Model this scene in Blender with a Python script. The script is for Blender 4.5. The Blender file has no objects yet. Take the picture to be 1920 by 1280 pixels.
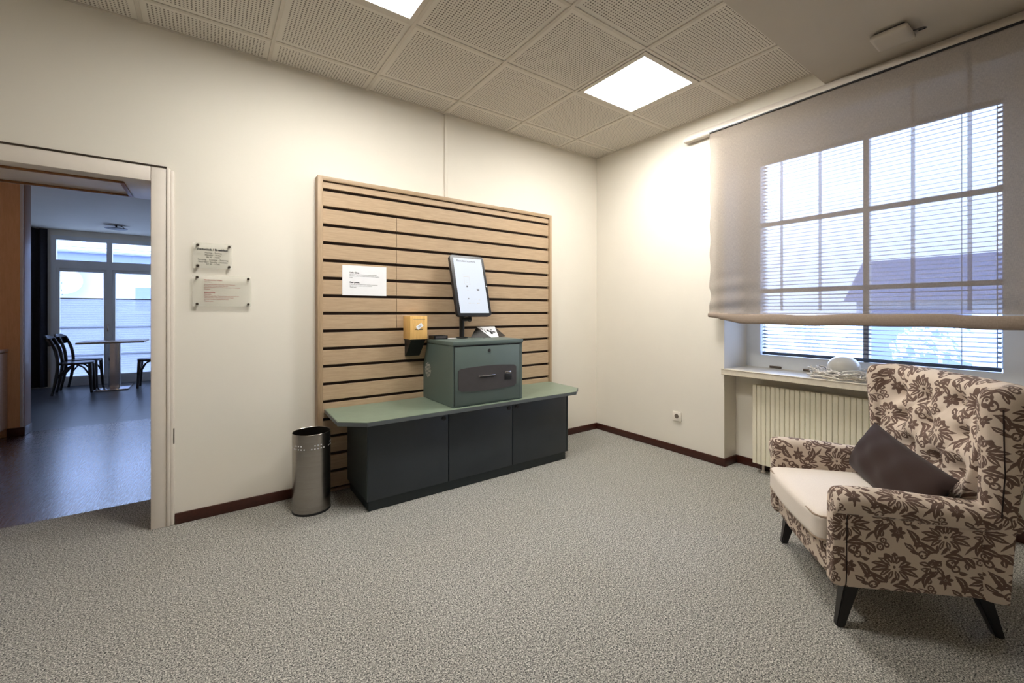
import bpy, bmesh, math, random
from mathutils import Vector, Matrix
random.seed(7)
C = bpy.context.scene.collection
SC = bpy.context.scene
R = math.radians
V = Vector

# ------------------------------------------------------------------ helpers
def obj(name, bm, mat, parent=None, smooth=30, local=False):
    """link a bmesh as ONE mesh object; vertices given in world space unless local"""
    if parent is not None and not local:
        bm.transform(world(parent).inverted())
    me = bpy.data.meshes.new(name)
    bmesh.ops.recalc_face_normals(bm, faces=bm.faces[:])
    bm.to_mesh(me); bm.free()
    if smooth is not None and len(me.polygons):
        me.polygons.foreach_set('use_smooth', [True]*len(me.polygons))
        me.set_sharp_from_angle(angle=R(smooth))
    for m in (mat if isinstance(mat, (list, tuple)) else [mat]):
        me.materials.append(m)
    o = bpy.data.objects.new(name, me); C.objects.link(o)
    if parent is not None: o.parent = parent
    return o
def world(o):
    m = o.matrix_basis.copy()
    return world(o.parent) @ m if o.parent else m
def tag(o, label=None, cat=None, group=None, kind=None):
    if label: o['label'] = label
    if cat: o['category'] = cat
    if group: o['group'] = group
    if kind: o['kind'] = kind
    return o
def thing(name, label, cat, loc=(0,0,0), rz=0, group=None):
    o = bpy.data.objects.new(name, None); C.objects.link(o)
    o.empty_display_size = .1
    o.location = loc; o.rotation_euler = (0,0,rz)
    return tag(o, label, cat, group)
def struct(name, bm, mat, parent=None, smooth=30):
    o = obj(name, bm, mat, parent, smooth)
    if parent is None: o['kind'] = 'structure'
    return o
def copy_tree(o, parent=None):
    c = o.copy(); C.objects.link(c)
    if parent is not None: c.parent = parent
    for ch in [x for x in bpy.data.objects if x.parent == o]: copy_tree(ch, c)
    return c
def B(): return bmesh.new()
def box(bm, lo, hi, bevel=0, seg=2, M=None):
    lo = V(lo); hi = V(hi); c = (lo+hi)/2; s = hi-lo
    r = bmesh.ops.create_cube(bm, size=1)
    vs = r['verts']
    for v in vs: v.co = V((v.co.x*s.x, v.co.y*s.y, v.co.z*s.z)) + c
    if bevel:
        es = list({e for v in vs for e in v.link_edges})
        out = bmesh.ops.bevel(bm, geom=es, offset=bevel, segments=seg, affect='EDGES', profile=.5)
        vs = list({v for f in out['faces'] for v in f.verts} | {v for v in vs if v.is_valid})
    if M is not None:
        for v in vs: v.co = M @ v.co
    return vs
def bx(lo, hi, bevel=0, seg=2, M=None):
    bm = B(); box(bm, lo, hi, bevel, seg, M); return bm
def rbox(lo, hi, r, n=14, crown=0, fn=None):
    """puffy box: corner radius r, crowned top"""
    lo = V(lo); hi = V(hi); c = (lo+hi)/2; s = hi-lo
    bm = B(); bmesh.ops.create_cube(bm, size=1)
    bmesh.ops.subdivide_edges(bm, edges=bm.edges[:], cuts=n, use_grid_fill=True)
    for v in bm.verts:
        p = V((v.co.x*s.x, v.co.y*s.y, v.co.z*s.z)) + c
        q = V([min(max(p[i], lo[i]+r), hi[i]-r) for i in range(3)])
        d = p-q
        if d.length > 1e-9: p = q + d.normalized()*r
        u = 2*(p.x-c.x)/s.x; w = 2*(p.y-c.y)/s.y
        if crown and p.z > c.z: p.z += crown*(1-u*u)*(1-w*w)
        if fn: p = fn(p, u, w)
        v.co = p
    return bm
def tube(bm, pts, r, n=8, caps=True, closed=False):
    pts = [V(p) for p in pts]; m = len(pts)
    rs = r if isinstance(r, (list, tuple)) else [r]*m
    rings = []; prev = None
    for i, p in enumerate(pts):
        if closed: t = pts[(i+1) % m]-pts[i-1]
        else: t = pts[min(i+1, m-1)]-pts[max(i-1, 0)]
        t.normalize()
        if prev is None:
            a = t.orthogonal().normalized()
        else:
            a = prev - t*prev.dot(t)
            a = a.normalized() if a.length > 1e-6 else t.orthogonal().normalized()
        prev = a; b = t.cross(a)
        rings.append([bm.verts.new(p + a*(rs[i]*math.cos(2*math.pi*k/n)) + b*(rs[i]*math.sin(2*math.pi*k/n))) for k in range(n)])
    last = m if closed else m-1
    for i in range(last):
        A = rings[i]; D = rings[(i+1) % m]
        for k in range(n): bm.faces.new((A[k], A[(k+1) % n], D[(k+1) % n], D[k]))
    if caps and not closed:
        bm.faces.new(rings[0][::-1]); bm.faces.new(rings[-1])
def lathe(bm, prof, c=(0,0,0), n=40):
    """prof: list of (radius, z)"""
    c = V(c); rings = []
    for r, z in prof:
        if r < 1e-5: rings.append([bm.verts.new(c+V((0,0,z)))])
        else: rings.append([bm.verts.new(c+V((r*math.cos(2*math.pi*k/n), r*math.sin(2*math.pi*k/n), z))) for k in range(n)])
    for A, D in zip(rings, rings[1:]):
        for k in range(n):
            k2 = (k+1) % n
            if len(A) == 1 and len(D) == 1: continue
            if len(A) == 1: bm.faces.new((A[0], D[k2], D[k]))
            elif len(D) == 1: bm.faces.new((A[k], A[k2], D[0]))
            else: bm.faces.new((A[k], A[k2], D[k2], D[k]))
def prism(bm, poly, axis, a, b):
    """extrude a 2-D polygon along axis between a and b"""
    def P(p, t):
        return {'x': V((t, p[0], p[1])), 'y': V((p[0], t, p[1])), 'z': V((p[0], p[1], t))}[axis]
    A = [bm.verts.new(P(p, a)) for p in poly]; D = [bm.verts.new(P(p, b)) for p in poly]
    bm.faces.new(A[::-1]); bm.faces.new(D)
    n = len(poly)
    for i in range(n): bm.faces.new((A[i], A[(i+1) % n], D[(i+1) % n], D[i]))
def rrect(x0, x1, z0, z1, r, n=5):
    pts = []
    for cx, cz, a0 in ((x1-r, z1-r, 0), (x0+r, z1-r, 90), (x0+r, z0+r, 180), (x1-r, z0+r, 270)):
        for k in range(n+1):
            a = R(a0+90*k/n); pts.append((cx+r*math.cos(a), cz+r*math.sin(a)))
    return pts
def grid(bm, fn, nu, nv, closed_u=False):
    vs = [[bm.verts.new(fn(i, j)) for i in range(nu)] for j in range(nv)]
    for j in range(nv-1):
        for i in range(nu if closed_u else nu-1):
            i2 = (i+1) % nu
            bm.faces.new((vs[j][i], vs[j][i2], vs[j+1][i2], vs[j+1][i]))
    return vs
def catmull(pts, n):
    pts = [V((p[0], p[1], p[2] if len(p) > 2 else 0)) for p in pts]
    m = len(pts)-1; out = []
    for k in range(n):
        t = k/(n-1)*m; i = min(int(t), m-1); f = t-i
        p0 = pts[max(i-1, 0)]; p1 = pts[i]; p2 = pts[i+1]; p3 = pts[min(i+2, m)]
        out.append(.5*((2*p1)+(p2-p0)*f+(2*p0-5*p1+4*p2-p3)*f*f+(3*p1-p0-3*p2+p3)*f**3))
    return out
def text(bm, s, size, org, xd, yd, align='LEFT', depth=.0006, bold=0, width=None):
    """lettering as thin solid geometry; xd reading direction, yd up"""
    cu = bpy.data.curves.new('t', 'FONT'); cu.body = s; cu.size = size; cu.align_x = align
    cu.extrude = depth/2; cu.offset = bold; cu.resolution_u = 2
    o = bpy.data.objects.new('t', cu); C.objects.link(o)
    dg = bpy.context.evaluated_depsgraph_get(); dg.update()
    me = bpy.data.meshes.new_from_object(o.evaluated_get(dg))
    bpy.data.objects.remove(o); bpy.data.curves.remove(cu)
    xd = V(xd).normalized(); yd = V(yd).normalized(); zd = xd.cross(yd)
    k = 1
    if width and len(me.vertices):
        xs = [v.co.x for v in me.vertices]; w = max(xs)-min(xs)
        if w > 0: k = width/w
    M = Matrix(((xd.x*k, yd.x, zd.x, org[0]), (xd.y*k, yd.y, zd.y, org[1]), (xd.z*k, yd.z, zd.z, org[2]), (0,0,0,1)))
    me.transform(M); bm.from_mesh(me); bpy.data.meshes.remove(me)
def uv_box(bm):
    uv = bm.loops.layers.uv.new('UVMap')
    bm.normal_update()
    for f in bm.faces:
        n = f.normal; a = [abs(n.x), abs(n.y), abs(n.z)]; i = a.index(max(a))
        for l in f.loops:
            p = l.vert.co
            l[uv].uv = ((p.y, p.z), (p.x, p.z), (p.x, p.y))[i]

# ------------------------------------------------------------------ materials
def srgb(r, g, b):
    f = lambda c: (c/255/12.92) if c/255 <= .04045 else ((c/255+.055)/1.055)**2.4
    return (f(r), f(g), f(b), 1)
class NT:
    def __init__(s, name):
        s.m = bpy.data.materials.new(name); s.m.use_nodes = True
        s.t = s.m.node_tree; s.b = s.t.nodes['Principled BSDF']; s.out = s.t.nodes['Material Output']
    def n(s, typ, **kw):
        nd = s.t.nodes.new(typ)
        for k, v in kw.items(): setattr(nd, k, v)
        return nd
    def l(s, a, b): s.t.links.new(a, b)
    def math(s, op, a, b=None, c=None, clamp=False):
        nd = s.n('ShaderNodeMath', operation=op, use_clamp=clamp)
        for i, x in enumerate((a, b, c)):
            if x is None: continue
            if isinstance(x, (int, float)): nd.inputs[i].default_value = x
            else: s.l(x, nd.inputs[i])
        return nd.outputs[0]
    def vmath(s, op, a, b=None, c=None):
        nd = s.n('ShaderNodeVectorMath', operation=op)
        for i, x in enumerate((a, b, c)):
            if x is None: continue
            if isinstance(x, (tuple, list)): nd.inputs[i].default_value = x
            else: s.l(x, nd.inputs[i])
        return nd.outputs['Value'] if op == 'DOT_PRODUCT' else nd.outputs[0]
    def coord(s, kind='Object'): return s.n('ShaderNodeTexCoord').outputs[kind]
    def mapping(s, vec, scale=(1,1,1), rot=(0,0,0), loc=(0,0,0)):
        nd = s.n('ShaderNodeMapping'); s.l(vec, nd.inputs[0])
        nd.inputs['Location'].default_value = loc; nd.inputs['Rotation'].default_value = rot; nd.inputs['Scale'].default_value = scale
        return nd.outputs[0]
    def noise(s, vec, scale, detail=2, rough=.5):
        nd = s.n('ShaderNodeTexNoise'); s.l(vec, nd.inputs['Vector'])
        nd.inputs['Scale'].default_value = scale; nd.inputs['Detail'].default_value = detail; nd.inputs['Roughness'].default_value = rough
        return nd.outputs[0]
    def ramp(s, fac, stops, interp='LINEAR'):
        nd = s.n('ShaderNodeValToRGB'); s.l(fac, nd.inputs[0]); cr = nd.color_ramp; cr.interpolation = interp
        while len(cr.elements) < len(stops): cr.elements.new(.5)
        for e, (p, c) in zip(cr.elements, stops): e.position = p; e.color = c
        return nd.outputs[0]
    def mix(s, fac, a, b):
        nd = s.n('ShaderNodeMix', data_type='RGBA')
        for i, x in ((0, fac), (6, a), (7, b)):
            if isinstance(x, (int, float, tuple)): nd.inputs[i].default_value = x
            else: s.l(x, nd.inputs[i])
        return nd.outputs[2]
    def bump(s, h, strength=.3, dist=.002):
        nd = s.n('ShaderNodeBump'); s.l(h, nd.inputs['Height'])
        nd.inputs['Strength'].default_value = strength; nd.inputs['Distance'].default_value = dist
        s.l(nd.outputs[0], s.b.inputs['Normal'])
    def set(s, **kw):
        for k, v in kw.items():
            i = s.b.inputs[k]
            if isinstance(v, (int, float, tuple)): i.default_value = v
            else: s.l(v, i)
        return s
def k_(c, f): return (c[0]*f, c[1]*f, c[2]*f, 1)
def plain(name, col, rough=.5, metal=0, var=.06, scale=25, spec=.5, bump=0, bscale=200):
    """slightly uneven paint / plastic / metal"""
    t = NT(name); co = t.coord()
    n = t.noise(co, scale, 3)
    t.set(**{'Base Color': t.ramp(n, [(.3, k_(col, 1-var)), (.7, k_(col, 1+var))]), 'Roughness': rough, 'Metallic': metal, 'Specular IOR Level': spec})
    if bump: t.bump(t.noise(co, bscale, 3), bump, .001)
    return t.m

M = {}
M['wall'] = plain('wall_paint', srgb(232, 226, 214), .75, var=.012, scale=3, spec=.2, bump=.12, bscale=260)
M['white'] = plain('white_lacquer', srgb(228, 219, 208), .4, var=.015)
M['window_white'] = plain('window_white', srgb(222, 224, 226), .35, var=.01)
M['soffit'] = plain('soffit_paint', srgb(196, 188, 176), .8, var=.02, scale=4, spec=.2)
M['grid'] = plain('ceiling_rail', srgb(205, 197, 184), .45, var=.02)
M['skirting'] = plain('skirting_brown', srgb(62, 27, 17), .35, var=.15, scale=60)
M['black'] = plain('black_plastic', srgb(24, 24, 26), .45, var=.1)
M['black_metal'] = plain('black_metal', srgb(20, 19, 19), .4, var=.1)
M['bezel'] = plain('screen_bezel', srgb(28, 29, 34), .28, var=.08)
M['dark_grey'] = plain('grey_plastic', srgb(66, 63, 64), .5, var=.06)
M['chrome'] = plain('chrome', srgb(200, 200, 205), .15, 1, var=.05)
M['steel_dark'] = plain('dark_steel', srgb(110, 100, 92), .3, 1, var=.05)
M['cabinet'] = plain('cabinet_anthracite', srgb(47, 54, 60), .38, var=.05, scale=8)
M['cabinet_side'] = plain('cabinet_side', srgb(54, 62, 63), .45, var=.05, scale=8)
M['plinth'] = plain('plinth_dark', srgb(36, 46, 48), .5, var=.06)
M['worktop'] = plain('worktop_green', srgb(120, 134, 117), .36, var=.05, scale=14)
M['edge_grey'] = plain('edge_band_grey', srgb(88, 94, 96), .4, var=.04)
M['kiosk'] = plain('kiosk_green_metal', srgb(90, 104, 100), .42, var=.03, scale=12, bump=.15, bscale=500)
M['paper'] = plain('paper', srgb(238, 239, 242), .8, var=.01)
M['ink'] = plain('ink', srgb(40, 40, 44), .8)
M['ink_grey'] = plain('ink_grey', srgb(105, 105, 110), .8)
M['ink_red'] = plain('ink_red', srgb(140, 62, 62), .8)
M['oak_leg'] = plain('black_leg', srgb(22, 18, 17), .35, var=.2)
M['radiator'] = plain('radiator_cream', srgb(236, 229, 206), .4, var=.015)
M['sill'] = plain('sill_stone', srgb(214, 205, 188), .4, var=.05, scale=40)
M['socket'] = plain('socket_plastic', srgb(240, 232, 220), .4, var=.01)
M['socket_hole'] = plain('socket_hole', srgb(110, 100, 90), .6)
M['ceramic'] = plain('glazed_ceramic', srgb(226, 222, 210), .12, var=.01)
M['twig'] = plain('bleached_twig', srgb(226, 220, 210), .8, var=.25, scale=90)
M['cafe_black'] = plain('bentwood_black', srgb(28, 22, 20), .25, var=.2)
M['table_top'] = plain('table_laminate', srgb(150, 130, 110), .25, var=.1, scale=20)
M['curtain'] = plain('dark_curtain', srgb(62, 60, 64), .9, var=.08, scale=30)
M['render_white'] = plain('house_render', srgb(178, 182, 192), .85, var=.02)
M['roof_grey'] = plain('house_roof', srgb(92, 96, 118), .8, var=.12, scale=6)
M['shaded_eave'] = plain('house_shaded_eave', srgb(118, 128, 158), .7, var=.05)  # blue-grey of the eave's shadow, reused for gate, house pane and dish arm
M['ground'] = plain('yard_paving', srgb(176, 178, 176), .9, var=.08, scale=4)
M['leaf'] = plain('bush_leaf', srgb(206, 212, 212), .8, var=.15, scale=8)
M['ply_black'] = plain('stand_black', srgb(38, 34, 32), .5, var=.15)
M['charcoal_paint'] = plain('ceiling_lamp_dark', srgb(16, 17, 22), .5)
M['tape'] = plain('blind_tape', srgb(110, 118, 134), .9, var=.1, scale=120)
M['rib'] = None
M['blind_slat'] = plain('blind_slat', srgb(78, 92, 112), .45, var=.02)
M['wood_white'] = plain('beam_white', srgb(214, 212, 212), .6, var=.02)

def carpet():
    t = NT('carpet_speckle'); co = t.coord()
    a = t.math('ADD', t.math('MULTIPLY', t.noise(co, 200, 3, .7), .74), t.math('MULTIPLY', t.noise(co, 100, 2, .6), .26)); b = t.noise(co, 340, 2, .6); big = t.noise(co, 1.7, 3)
    col = t.ramp(a, [(.385, srgb(56, 56, 57)), (.455, srgb(132, 131, 127)), (.535, srgb(172, 169, 162)), (.615, srgb(226, 223, 215))])
    d = t.ramp(b, [(.34, (.30, .30, .30, 1)), (.47, (1, 1, 1, 1))])
    nd = t.n('ShaderNodeMix', data_type='RGBA', blend_type='MULTIPLY'); nd.inputs[0].default_value = .9
    t.l(col, nd.inputs[6]); t.l(d, nd.inputs[7])
    nd2 = t.n('ShaderNodeMix', data_type='RGBA', blend_type='MULTIPLY'); nd2.inputs[0].default_value = 1
    t.l(nd.outputs[2], nd2.inputs[6]); t.l(t.ramp(big, [(.3, (.95, .94, .92, 1)), (.7, (1.0, 1.0, 1.0, 1))]), nd2.inputs[7])
    t.set(**{'Base Color': nd2.outputs[2], 'Roughness': .95, 'Specular IOR Level': .1})
    t.bump(a, .7, .004)
    return t.m
M['carpet'] = carpet()

def wood(name, c1, c2, scale=(1.2, 18, 18), rough=.45, fine=40):
    t = NT(name); co = t.coord()
    mp = t.mapping(co, scale)
    a = t.noise(mp, 6, 6, .6); b = t.noise(mp, fine, 2)
    f = t.math('ADD', t.math('MULTIPLY', a, .75), t.math('MULTIPLY', b, .25))
    t.set(**{'Base Color': t.ramp(f, [(.35, c1), (.65, c2)]), 'Roughness': rough, 'Specular IOR Level': .35})
    t.bump(f, .08, .001)
    return t.m
M['slat'] = wood('slat_oak', srgb(171, 147, 120), srgb(190, 166, 137))
M['slat_frame'] = wood('slat_frame_oak', srgb(158, 134, 106), srgb(178, 154, 125))
M['slat_frame_v'] = wood('slat_frame_oak_upright', srgb(158, 134, 106), srgb(178, 154, 125), (18, 18, 1.2))
M['groove'] = plain('groove_dark', srgb(46, 30, 20), .7)
M['bamboo'] = wood('bamboo', srgb(216, 170, 100), srgb(238, 196, 126), (30, 30, 1.5))
M['hall_wood'] = wood('hall_panel_wood', srgb(224, 176, 132), srgb(236, 190, 146), (14, 14, 1.4), .5)
M['beech'] = wood('sideboard_beech', srgb(186, 150, 124), srgb(200, 166, 140), (1.2, 1.2, 14), .4)
M['door_brown'] = wood('post_brown_wood', srgb(120, 80, 44), srgb(150, 100, 58), (16, 16, 1.2), .4)

def hallfloor():
    t = NT('hall_floor_dark_wood'); co = t.coord()
    mp = t.mapping(co, (14, 1.6, 1), (0, 0, R(-28)))
    a = t.noise(mp, 9, 4, .6)
    t.set(**{'Base Color': t.ramp(a, [(.3, srgb(56, 38, 38)), (.7, srgb(88, 64, 60))]), 'Roughness': t.ramp(a, [(.3, (.2, .2, .2, 1)), (.7, (.36, .36, .36, 1))]), 'Specular IOR Level': .9, 'Coat Weight': .6, 'Coat Roughness': .2})
    t.bump(a, .25, .004)
    return t.m
M['hallfloor'] = hallfloor()
def tiles():
    t = NT('dining_floor_tiles'); co = t.coord()
    mp = t.mapping(co, (1, 1, 1), (0, 0, 0))
    br = t.n('ShaderNodeTexBrick'); t.l(mp, br.inputs['Vector']); br.offset = 0
    br.inputs['Color1'].default_value = srgb(62, 64, 70); br.inputs['Color2'].default_value = srgb(70, 72, 78); br.inputs['Mortar'].default_value = srgb(40, 42, 46)
    br.inputs['Scale'].default_value = 1; br.inputs['Brick Width'].default_value = .6; br.inputs['Row Height'].default_value = .6; br.inputs['Mortar Size'].default_value = .006
    t.set(**{'Base Color': br.outputs[0], 'Roughness': .32, 'Specular IOR Level': .5})
    return t.m
M['tiles'] = tiles()

TX, TY, TP = -.5389, -.249, .625          # ceiling grid
def ceiling_mat():
    t = NT('perforated_ceiling_tile'); co = t.coord()
    sp = t.n('ShaderNodeSeparateXYZ'); t.l(co, sp.inputs[0])
    def axis(o, off):
        u = t.math('FRACT', t.math('DIVIDE', t.math('SUBTRACT', o, off), TP))
        edge = t.math('ABSOLUTE', t.math('SUBTRACT', u, .5))        # 0 centre .5 edge
        inside = t.math('LESS_THAN', edge, .5-.056)
        q = t.math('SUBTRACT', t.math('FRACT', t.math('MULTIPLY', u, 36)), .5)
        return inside, t.math('MULTIPLY', q, q)
    ix, qx = axis(sp.outputs[0], TX); iy, qy = axis(sp.outputs[1], TY)
    r2 = t.math('ADD', qx, qy)
    hole = t.math('SUBTRACT', 1, t.math('MULTIPLY', t.math('SUBTRACT', r2, .035), 16, clamp=True))
    hole = t.math('MULTIPLY', hole, t.math('MULTIPLY', ix, iy), clamp=True)
    t.set(**{'Base Color': t.mix(hole, srgb(222, 216, 205), srgb(112, 104, 94)), 'Roughness': .8, 'Specular IOR Level': .2})
    inv = t.math('SUBTRACT', 1, hole); t.bump(inv, .25, .002)
    return t.m
M['ceiling'] = ceiling_mat()

def brushed():
    t = NT('brushed_steel'); co = t.coord()
    mp = t.mapping(co, (1, 1, 160))
    a = t.noise(mp, 6, 3)
    t.set(**{'Base Color': t.ramp(a, [(.3, srgb(150, 144, 138)), (.7, srgb(176, 171, 165))]), 'Metallic': 1, 'Roughness': .24, 'Anisotropic': .6})
    t.bump(a, .05, .001)
    return t.m
M['steel'] = brushed()

def shade_fabric(name, opac, col, trans=.5):
    t = NT(name); co = t.coord()
    w1 = t.noise(t.mapping(co, (1, 1, 14)), 60, 2); w2 = t.noise(t.mapping(co, (1, 14, 1)), 60, 2)
    weave = t.math('ADD', t.math('MULTIPLY', w1, .5), t.math('MULTIPLY', w2, .5))
    cr = t.ramp(weave, [(.35, k_(col, .88)), (.65, k_(col, 1.1))])
    d = t.n('ShaderNodeBsdfDiffuse'); tr = t.n('ShaderNodeBsdfTranslucent'); tp = t.n('ShaderNodeBsdfTransparent')
    t.l(cr, d.inputs[0]); t.l(cr, tr.inputs[0])
    m1 = t.n('ShaderNodeMixShader'); m1.inputs[0].default_value = trans; t.l(d.outputs[0], m1.inputs[1]); t.l(tr.outputs[0], m1.inputs[2])
    m2 = t.n('ShaderNodeMixShader'); t.l(tp.outputs[0], m2.inputs[1]); t.l(m1.outputs[0], m2.inputs[2])
    op = t.math('ADD', t.math('MULTIPLY', t.math('SUBTRACT', weave, .5), .35), opac, clamp=True)
    t.l(op, m2.inputs[0]); t.l(m2.outputs[0], t.out.inputs[0])
    t.t.nodes.remove(t.b)
    return t.m
M['shade'] = shade_fabric('roman_shade_voile', .765, srgb(156, 145, 135), .05)
M['shade_hem'] = shade_fabric('roman_shade_hem', .97, srgb(166, 150, 136), .1)
M['rib'] = shade_fabric('roman_shade_rib', .42, srgb(120, 114, 116), .1)
M['pleat'] = shade_fabric('pleated_blind_paper', .9, srgb(206, 210, 220), .36)

def glass(name, tint=(1, 1, 1, 1), gloss=.05, frost=0.0, fcol=(.8, .8, .8, 1), fres=.5):
    t = NT(name)
    tp = t.n('ShaderNodeBsdfTransparent'); tp.inputs[0].default_value = tint
    gl = t.n('ShaderNodeBsdfGlossy'); gl.inputs['Roughness'].default_value = .03
    lw = t.n('ShaderNodeLayerWeight'); lw.inputs[0].default_value = .25
    m = t.n('ShaderNodeMixShader'); t.l(t.math('ADD', t.math('MULTIPLY', lw.outputs[0], fres), gloss, clamp=True), m.inputs[0])
    t.l(tp.outputs[0], m.inputs[1]); t.l(gl.outputs[0], m.inputs[2]); last = m.outputs[0]
    if frost:
        d = t.n('ShaderNodeBsdfDiffuse'); d.inputs[0].default_value = fcol
        m3 = t.n('ShaderNodeMixShader'); m3.inputs[0].default_value = frost
        t.l(last, m3.inputs[1]); t.l(d.outputs[0], m3.inputs[2]); last = m3.outputs[0]
    t.l(last, t.out.inputs[0]); t.t.nodes.remove(t.b)
    return t.m
M['glass'] = glass('window_glass', (.97, .98, 1, 1), .03)
M['acrylic'] = glass('clear_acrylic', (.985, .99, .98, 1), .02, .16, srgb(240, 238, 230), .12)

def emit(name, col, s):
    t = NT(name)
    t.set(**{'Base Color': (.12, .12, .12, 1), 'Emission Color': col, 'Emission Strength': s})
    return t.m
M['lamp'] = emit('lamp_diffuser', (1, .97, .915, 1), 46.0)
M['warm_lamp'] = emit('warm_lamp', (1, .74, .5, 1), 9.0)
M['screen'] = emit('lit_screen', srgb(222, 234, 252), .68)

def linen(name, col):
    t = NT(name); co = t.coord()
    a = t.noise(t.mapping(co, (1, 8, 8)), 160, 2); b = t.noise(t.mapping(co, (8, 1, 8)), 160, 2)
    f = t.math('ADD', t.math('MULTIPLY', a, .5), t.math('MULTIPLY', b, .5))
    t.set(**{'Base Color': t.ramp(f, [(.35, k_(col, .92)), (.65, k_(col, 1.06))]), 'Roughness': .85, 'Specular IOR Level': .15, 'Sheen Weight': .1})
    t.bump(f, .2, .001)
    return t.m
M['cushion'] = linen('seat_linen', srgb(224, 213, 202))
M['piping'] = linen('piping_linen', srgb(168, 148, 130))
M['pillow'] = linen('pillow_brown', srgb(50, 37, 34))

def damask():
    """floral damask: leaves, petals, scrolls and berries repeated on a half-drop lattice, drawn with math nodes"""
    t = NT('damask_upholstery')
    H, W = .325, .30
    uvm = t.n('ShaderNodeUVMap'); uvm.uv_map = 'UVMap'
    warp = t.n('ShaderNodeTexNoise'); t.l(uvm.outputs[0], warp.inputs['Vector']); warp.inputs['Scale'].default_value = 70; warp.inputs['Detail'].default_value = 1
    wv = t.vmath('MULTIPLY', t.vmath('SUBTRACT', warp.outputs['Color'], (.5, .5, .5)), (.006, .006, 0))
    p = t.vmath('ADD', uvm.outputs[0], wv)
    # lattice coordinates (a, b): p = a*(H,0) + b*(H/2, W/2)
    la = t.vmath('DOT_PRODUCT', p, (1/H, -1/W, 0)); lb = t.vmath('DOT_PRODUCT', p, (0, 2/W, 0))
    cx = t.n('ShaderNodeCombineXYZ'); t.l(la, cx.inputs[0]); t.l(lb, cx.inputs[1]); ab = cx.outputs[0]
    acc = [None]
    def cell(x, y):
        return t.vmath('WRAP', t.vmath('SUBTRACT', ab, (x/H-y/W, 2*y/W, 0)), (.5, .5, .5), (-.5, -.5, -.5))
    def add(d): acc[0] = d if acc[0] is None else t.math('MAXIMUM', acc[0], d)
    S = .325/910
    def leaf(px, py, ang, L, w, k=0, vein=False):
        """centre in sketch units (y down), angle deg, half length, half width, bend"""
        x, y = px*S, -py*S; L, w, k = L*S*1.04, w*S*1.36, k*S
        c, s = math.cos(R(ang)), math.sin(R(ang))
        q = cell(x, y)
        ux = t.vmath('DOT_PRODUCT', q, (H*c/L, (H/2*c+W/2*s)/L, 0))
        vy = t.vmath('DOT_PRODUCT', q, (-H*s, -H/2*s+W/2*c, 0))
        u2 = t.math('MULTIPLY', ux, ux)
        v = t.math('ABSOLUTE', t.math('MULTIPLY_ADD', u2, -k, vy)) if k else t.math('ABSOLUTE', vy)
        d = t.math('SUBTRACT', t.math('MULTIPLY_ADD', u2, -w, w), v)
        if vein or w > 24*S: d = t.math('MINIMUM', d, t.math('SUBTRACT', t.math('MULTIPLY_ADD', u2, .004, v), 3.2*S))
        add(d)
    def ring(px, py, r, w):
        q = cell(px*S, -py*S); r *= S; w *= S
        X = t.vmath('DOT_PRODUCT', q, (H, H/2, 0)); Y = t.vmath('DOT_PRODUCT', q, (0, W/2, 0))
        ln = t.math('SQRT', t.math('MULTIPLY_ADD', X, X, t.math('MULTIPLY', Y, Y)))
        if r: ln = t.math('ABSOLUTE', t.math('SUBTRACT', ln, r))
        add(t.math('SUBTRACT', w, ln))
    # main flower
    for a, dist, L, w in ((172, 112, 72, 24), (196, 120, 74, 25), (222, 100, 56, 20), (252, 92, 44, 19), (285, 90, 44, 19), (318, 105, 58, 22), (346, 122, 76, 25), (10, 112, 70, 23), (148, 92, 58, 21), (33, 92, 58, 22)):
        leaf(1.2*dist*math.cos(R(a)), -1.2*dist*math.sin(R(a))*.84, a, L*1.2, w*.88, (8 if 90 < a < 270 else -8), True)
    for a in (70, 95, 120): leaf(88*math.cos(R(a)), -90*math.sin(R(a)), a, 48, 19, 0, True)
    ring(0, 0, 0, 16)
    leaf(-70, -100, 25, 52, 17, -14); leaf(80, -96, 155, 52, 17, 14)
    # spikes and spray under the flower
    leaf(-70, 140, 88, 48, 14); leaf(0, 145, 60, 52, 14, 6); leaf(88, 140, 25, 50, 15, 8)
    leaf(-150, 150, 152, 92, 30, -26); leaf(-235, 120, 20, 62, 22, -12)
    leaf(95, 190, -6, 105, 28, -30); leaf(228, 235, -42, 78, 30, -12); leaf(205, 285, -80, 44, 18, 6)
    # scrolls
    ring(-195, 225, 36, 11); ring(-205, 235, 0, 13); leaf(-150, 205, 40, 40, 10, 8)
    ring(62, 275, 40, 11); ring(70, 262, 0, 14); leaf(110, 255, 60, 36, 12)
    # small flower below
    leaf(-100, 288, 45, 40, 24); leaf(-50, 290, 135, 40, 24); leaf(-178, 318, 175, 52, 20, 8); leaf(-30, 370, -52, 50, 20)
    leaf(-140, 395, 70, 46, 22); leaf(-90, 415, 50, 60, 18, -8); leaf(-75, 330, 90, 34, 12)
    # acanthus crescents on the right
    leaf(300, 40, 62, 112, 30, -46); leaf(232, 85, 44, 96, 12, -22); leaf(285, -40, 15, 42, 18, 14); leaf(330, 80, 80, 34, 18)
    # crown, second bloom, mirrored crescents and curls between the flowers
    for a in (58, 90, 122): leaf(150*math.cos(R(a)), -136*math.sin(R(a)), a+90, 34, 17, 10)
    for a in (10, 62, 118, 170, 225, 270, 315): leaf(475+44*math.cos(R(a)), 40-44*math.sin(R(a)), a, 34, 15)
    ring(475, 40, 0, 12); leaf(475, 115, 90, 40, 9)
    leaf(640, 60, 118, 110, 28, 44); leaf(705, 110, 136, 92, 11, 20); leaf(628, -52, 165, 44, 17, -14)
    ring(345, -110, 30, 10); ring(352, -118, 0, 11); leaf(395, -140, 20, 44, 12, 6); ring(560, -95, 32, 10); ring(552, -104, 0, 11); leaf(500, -130, 150, 40, 11)
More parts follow.
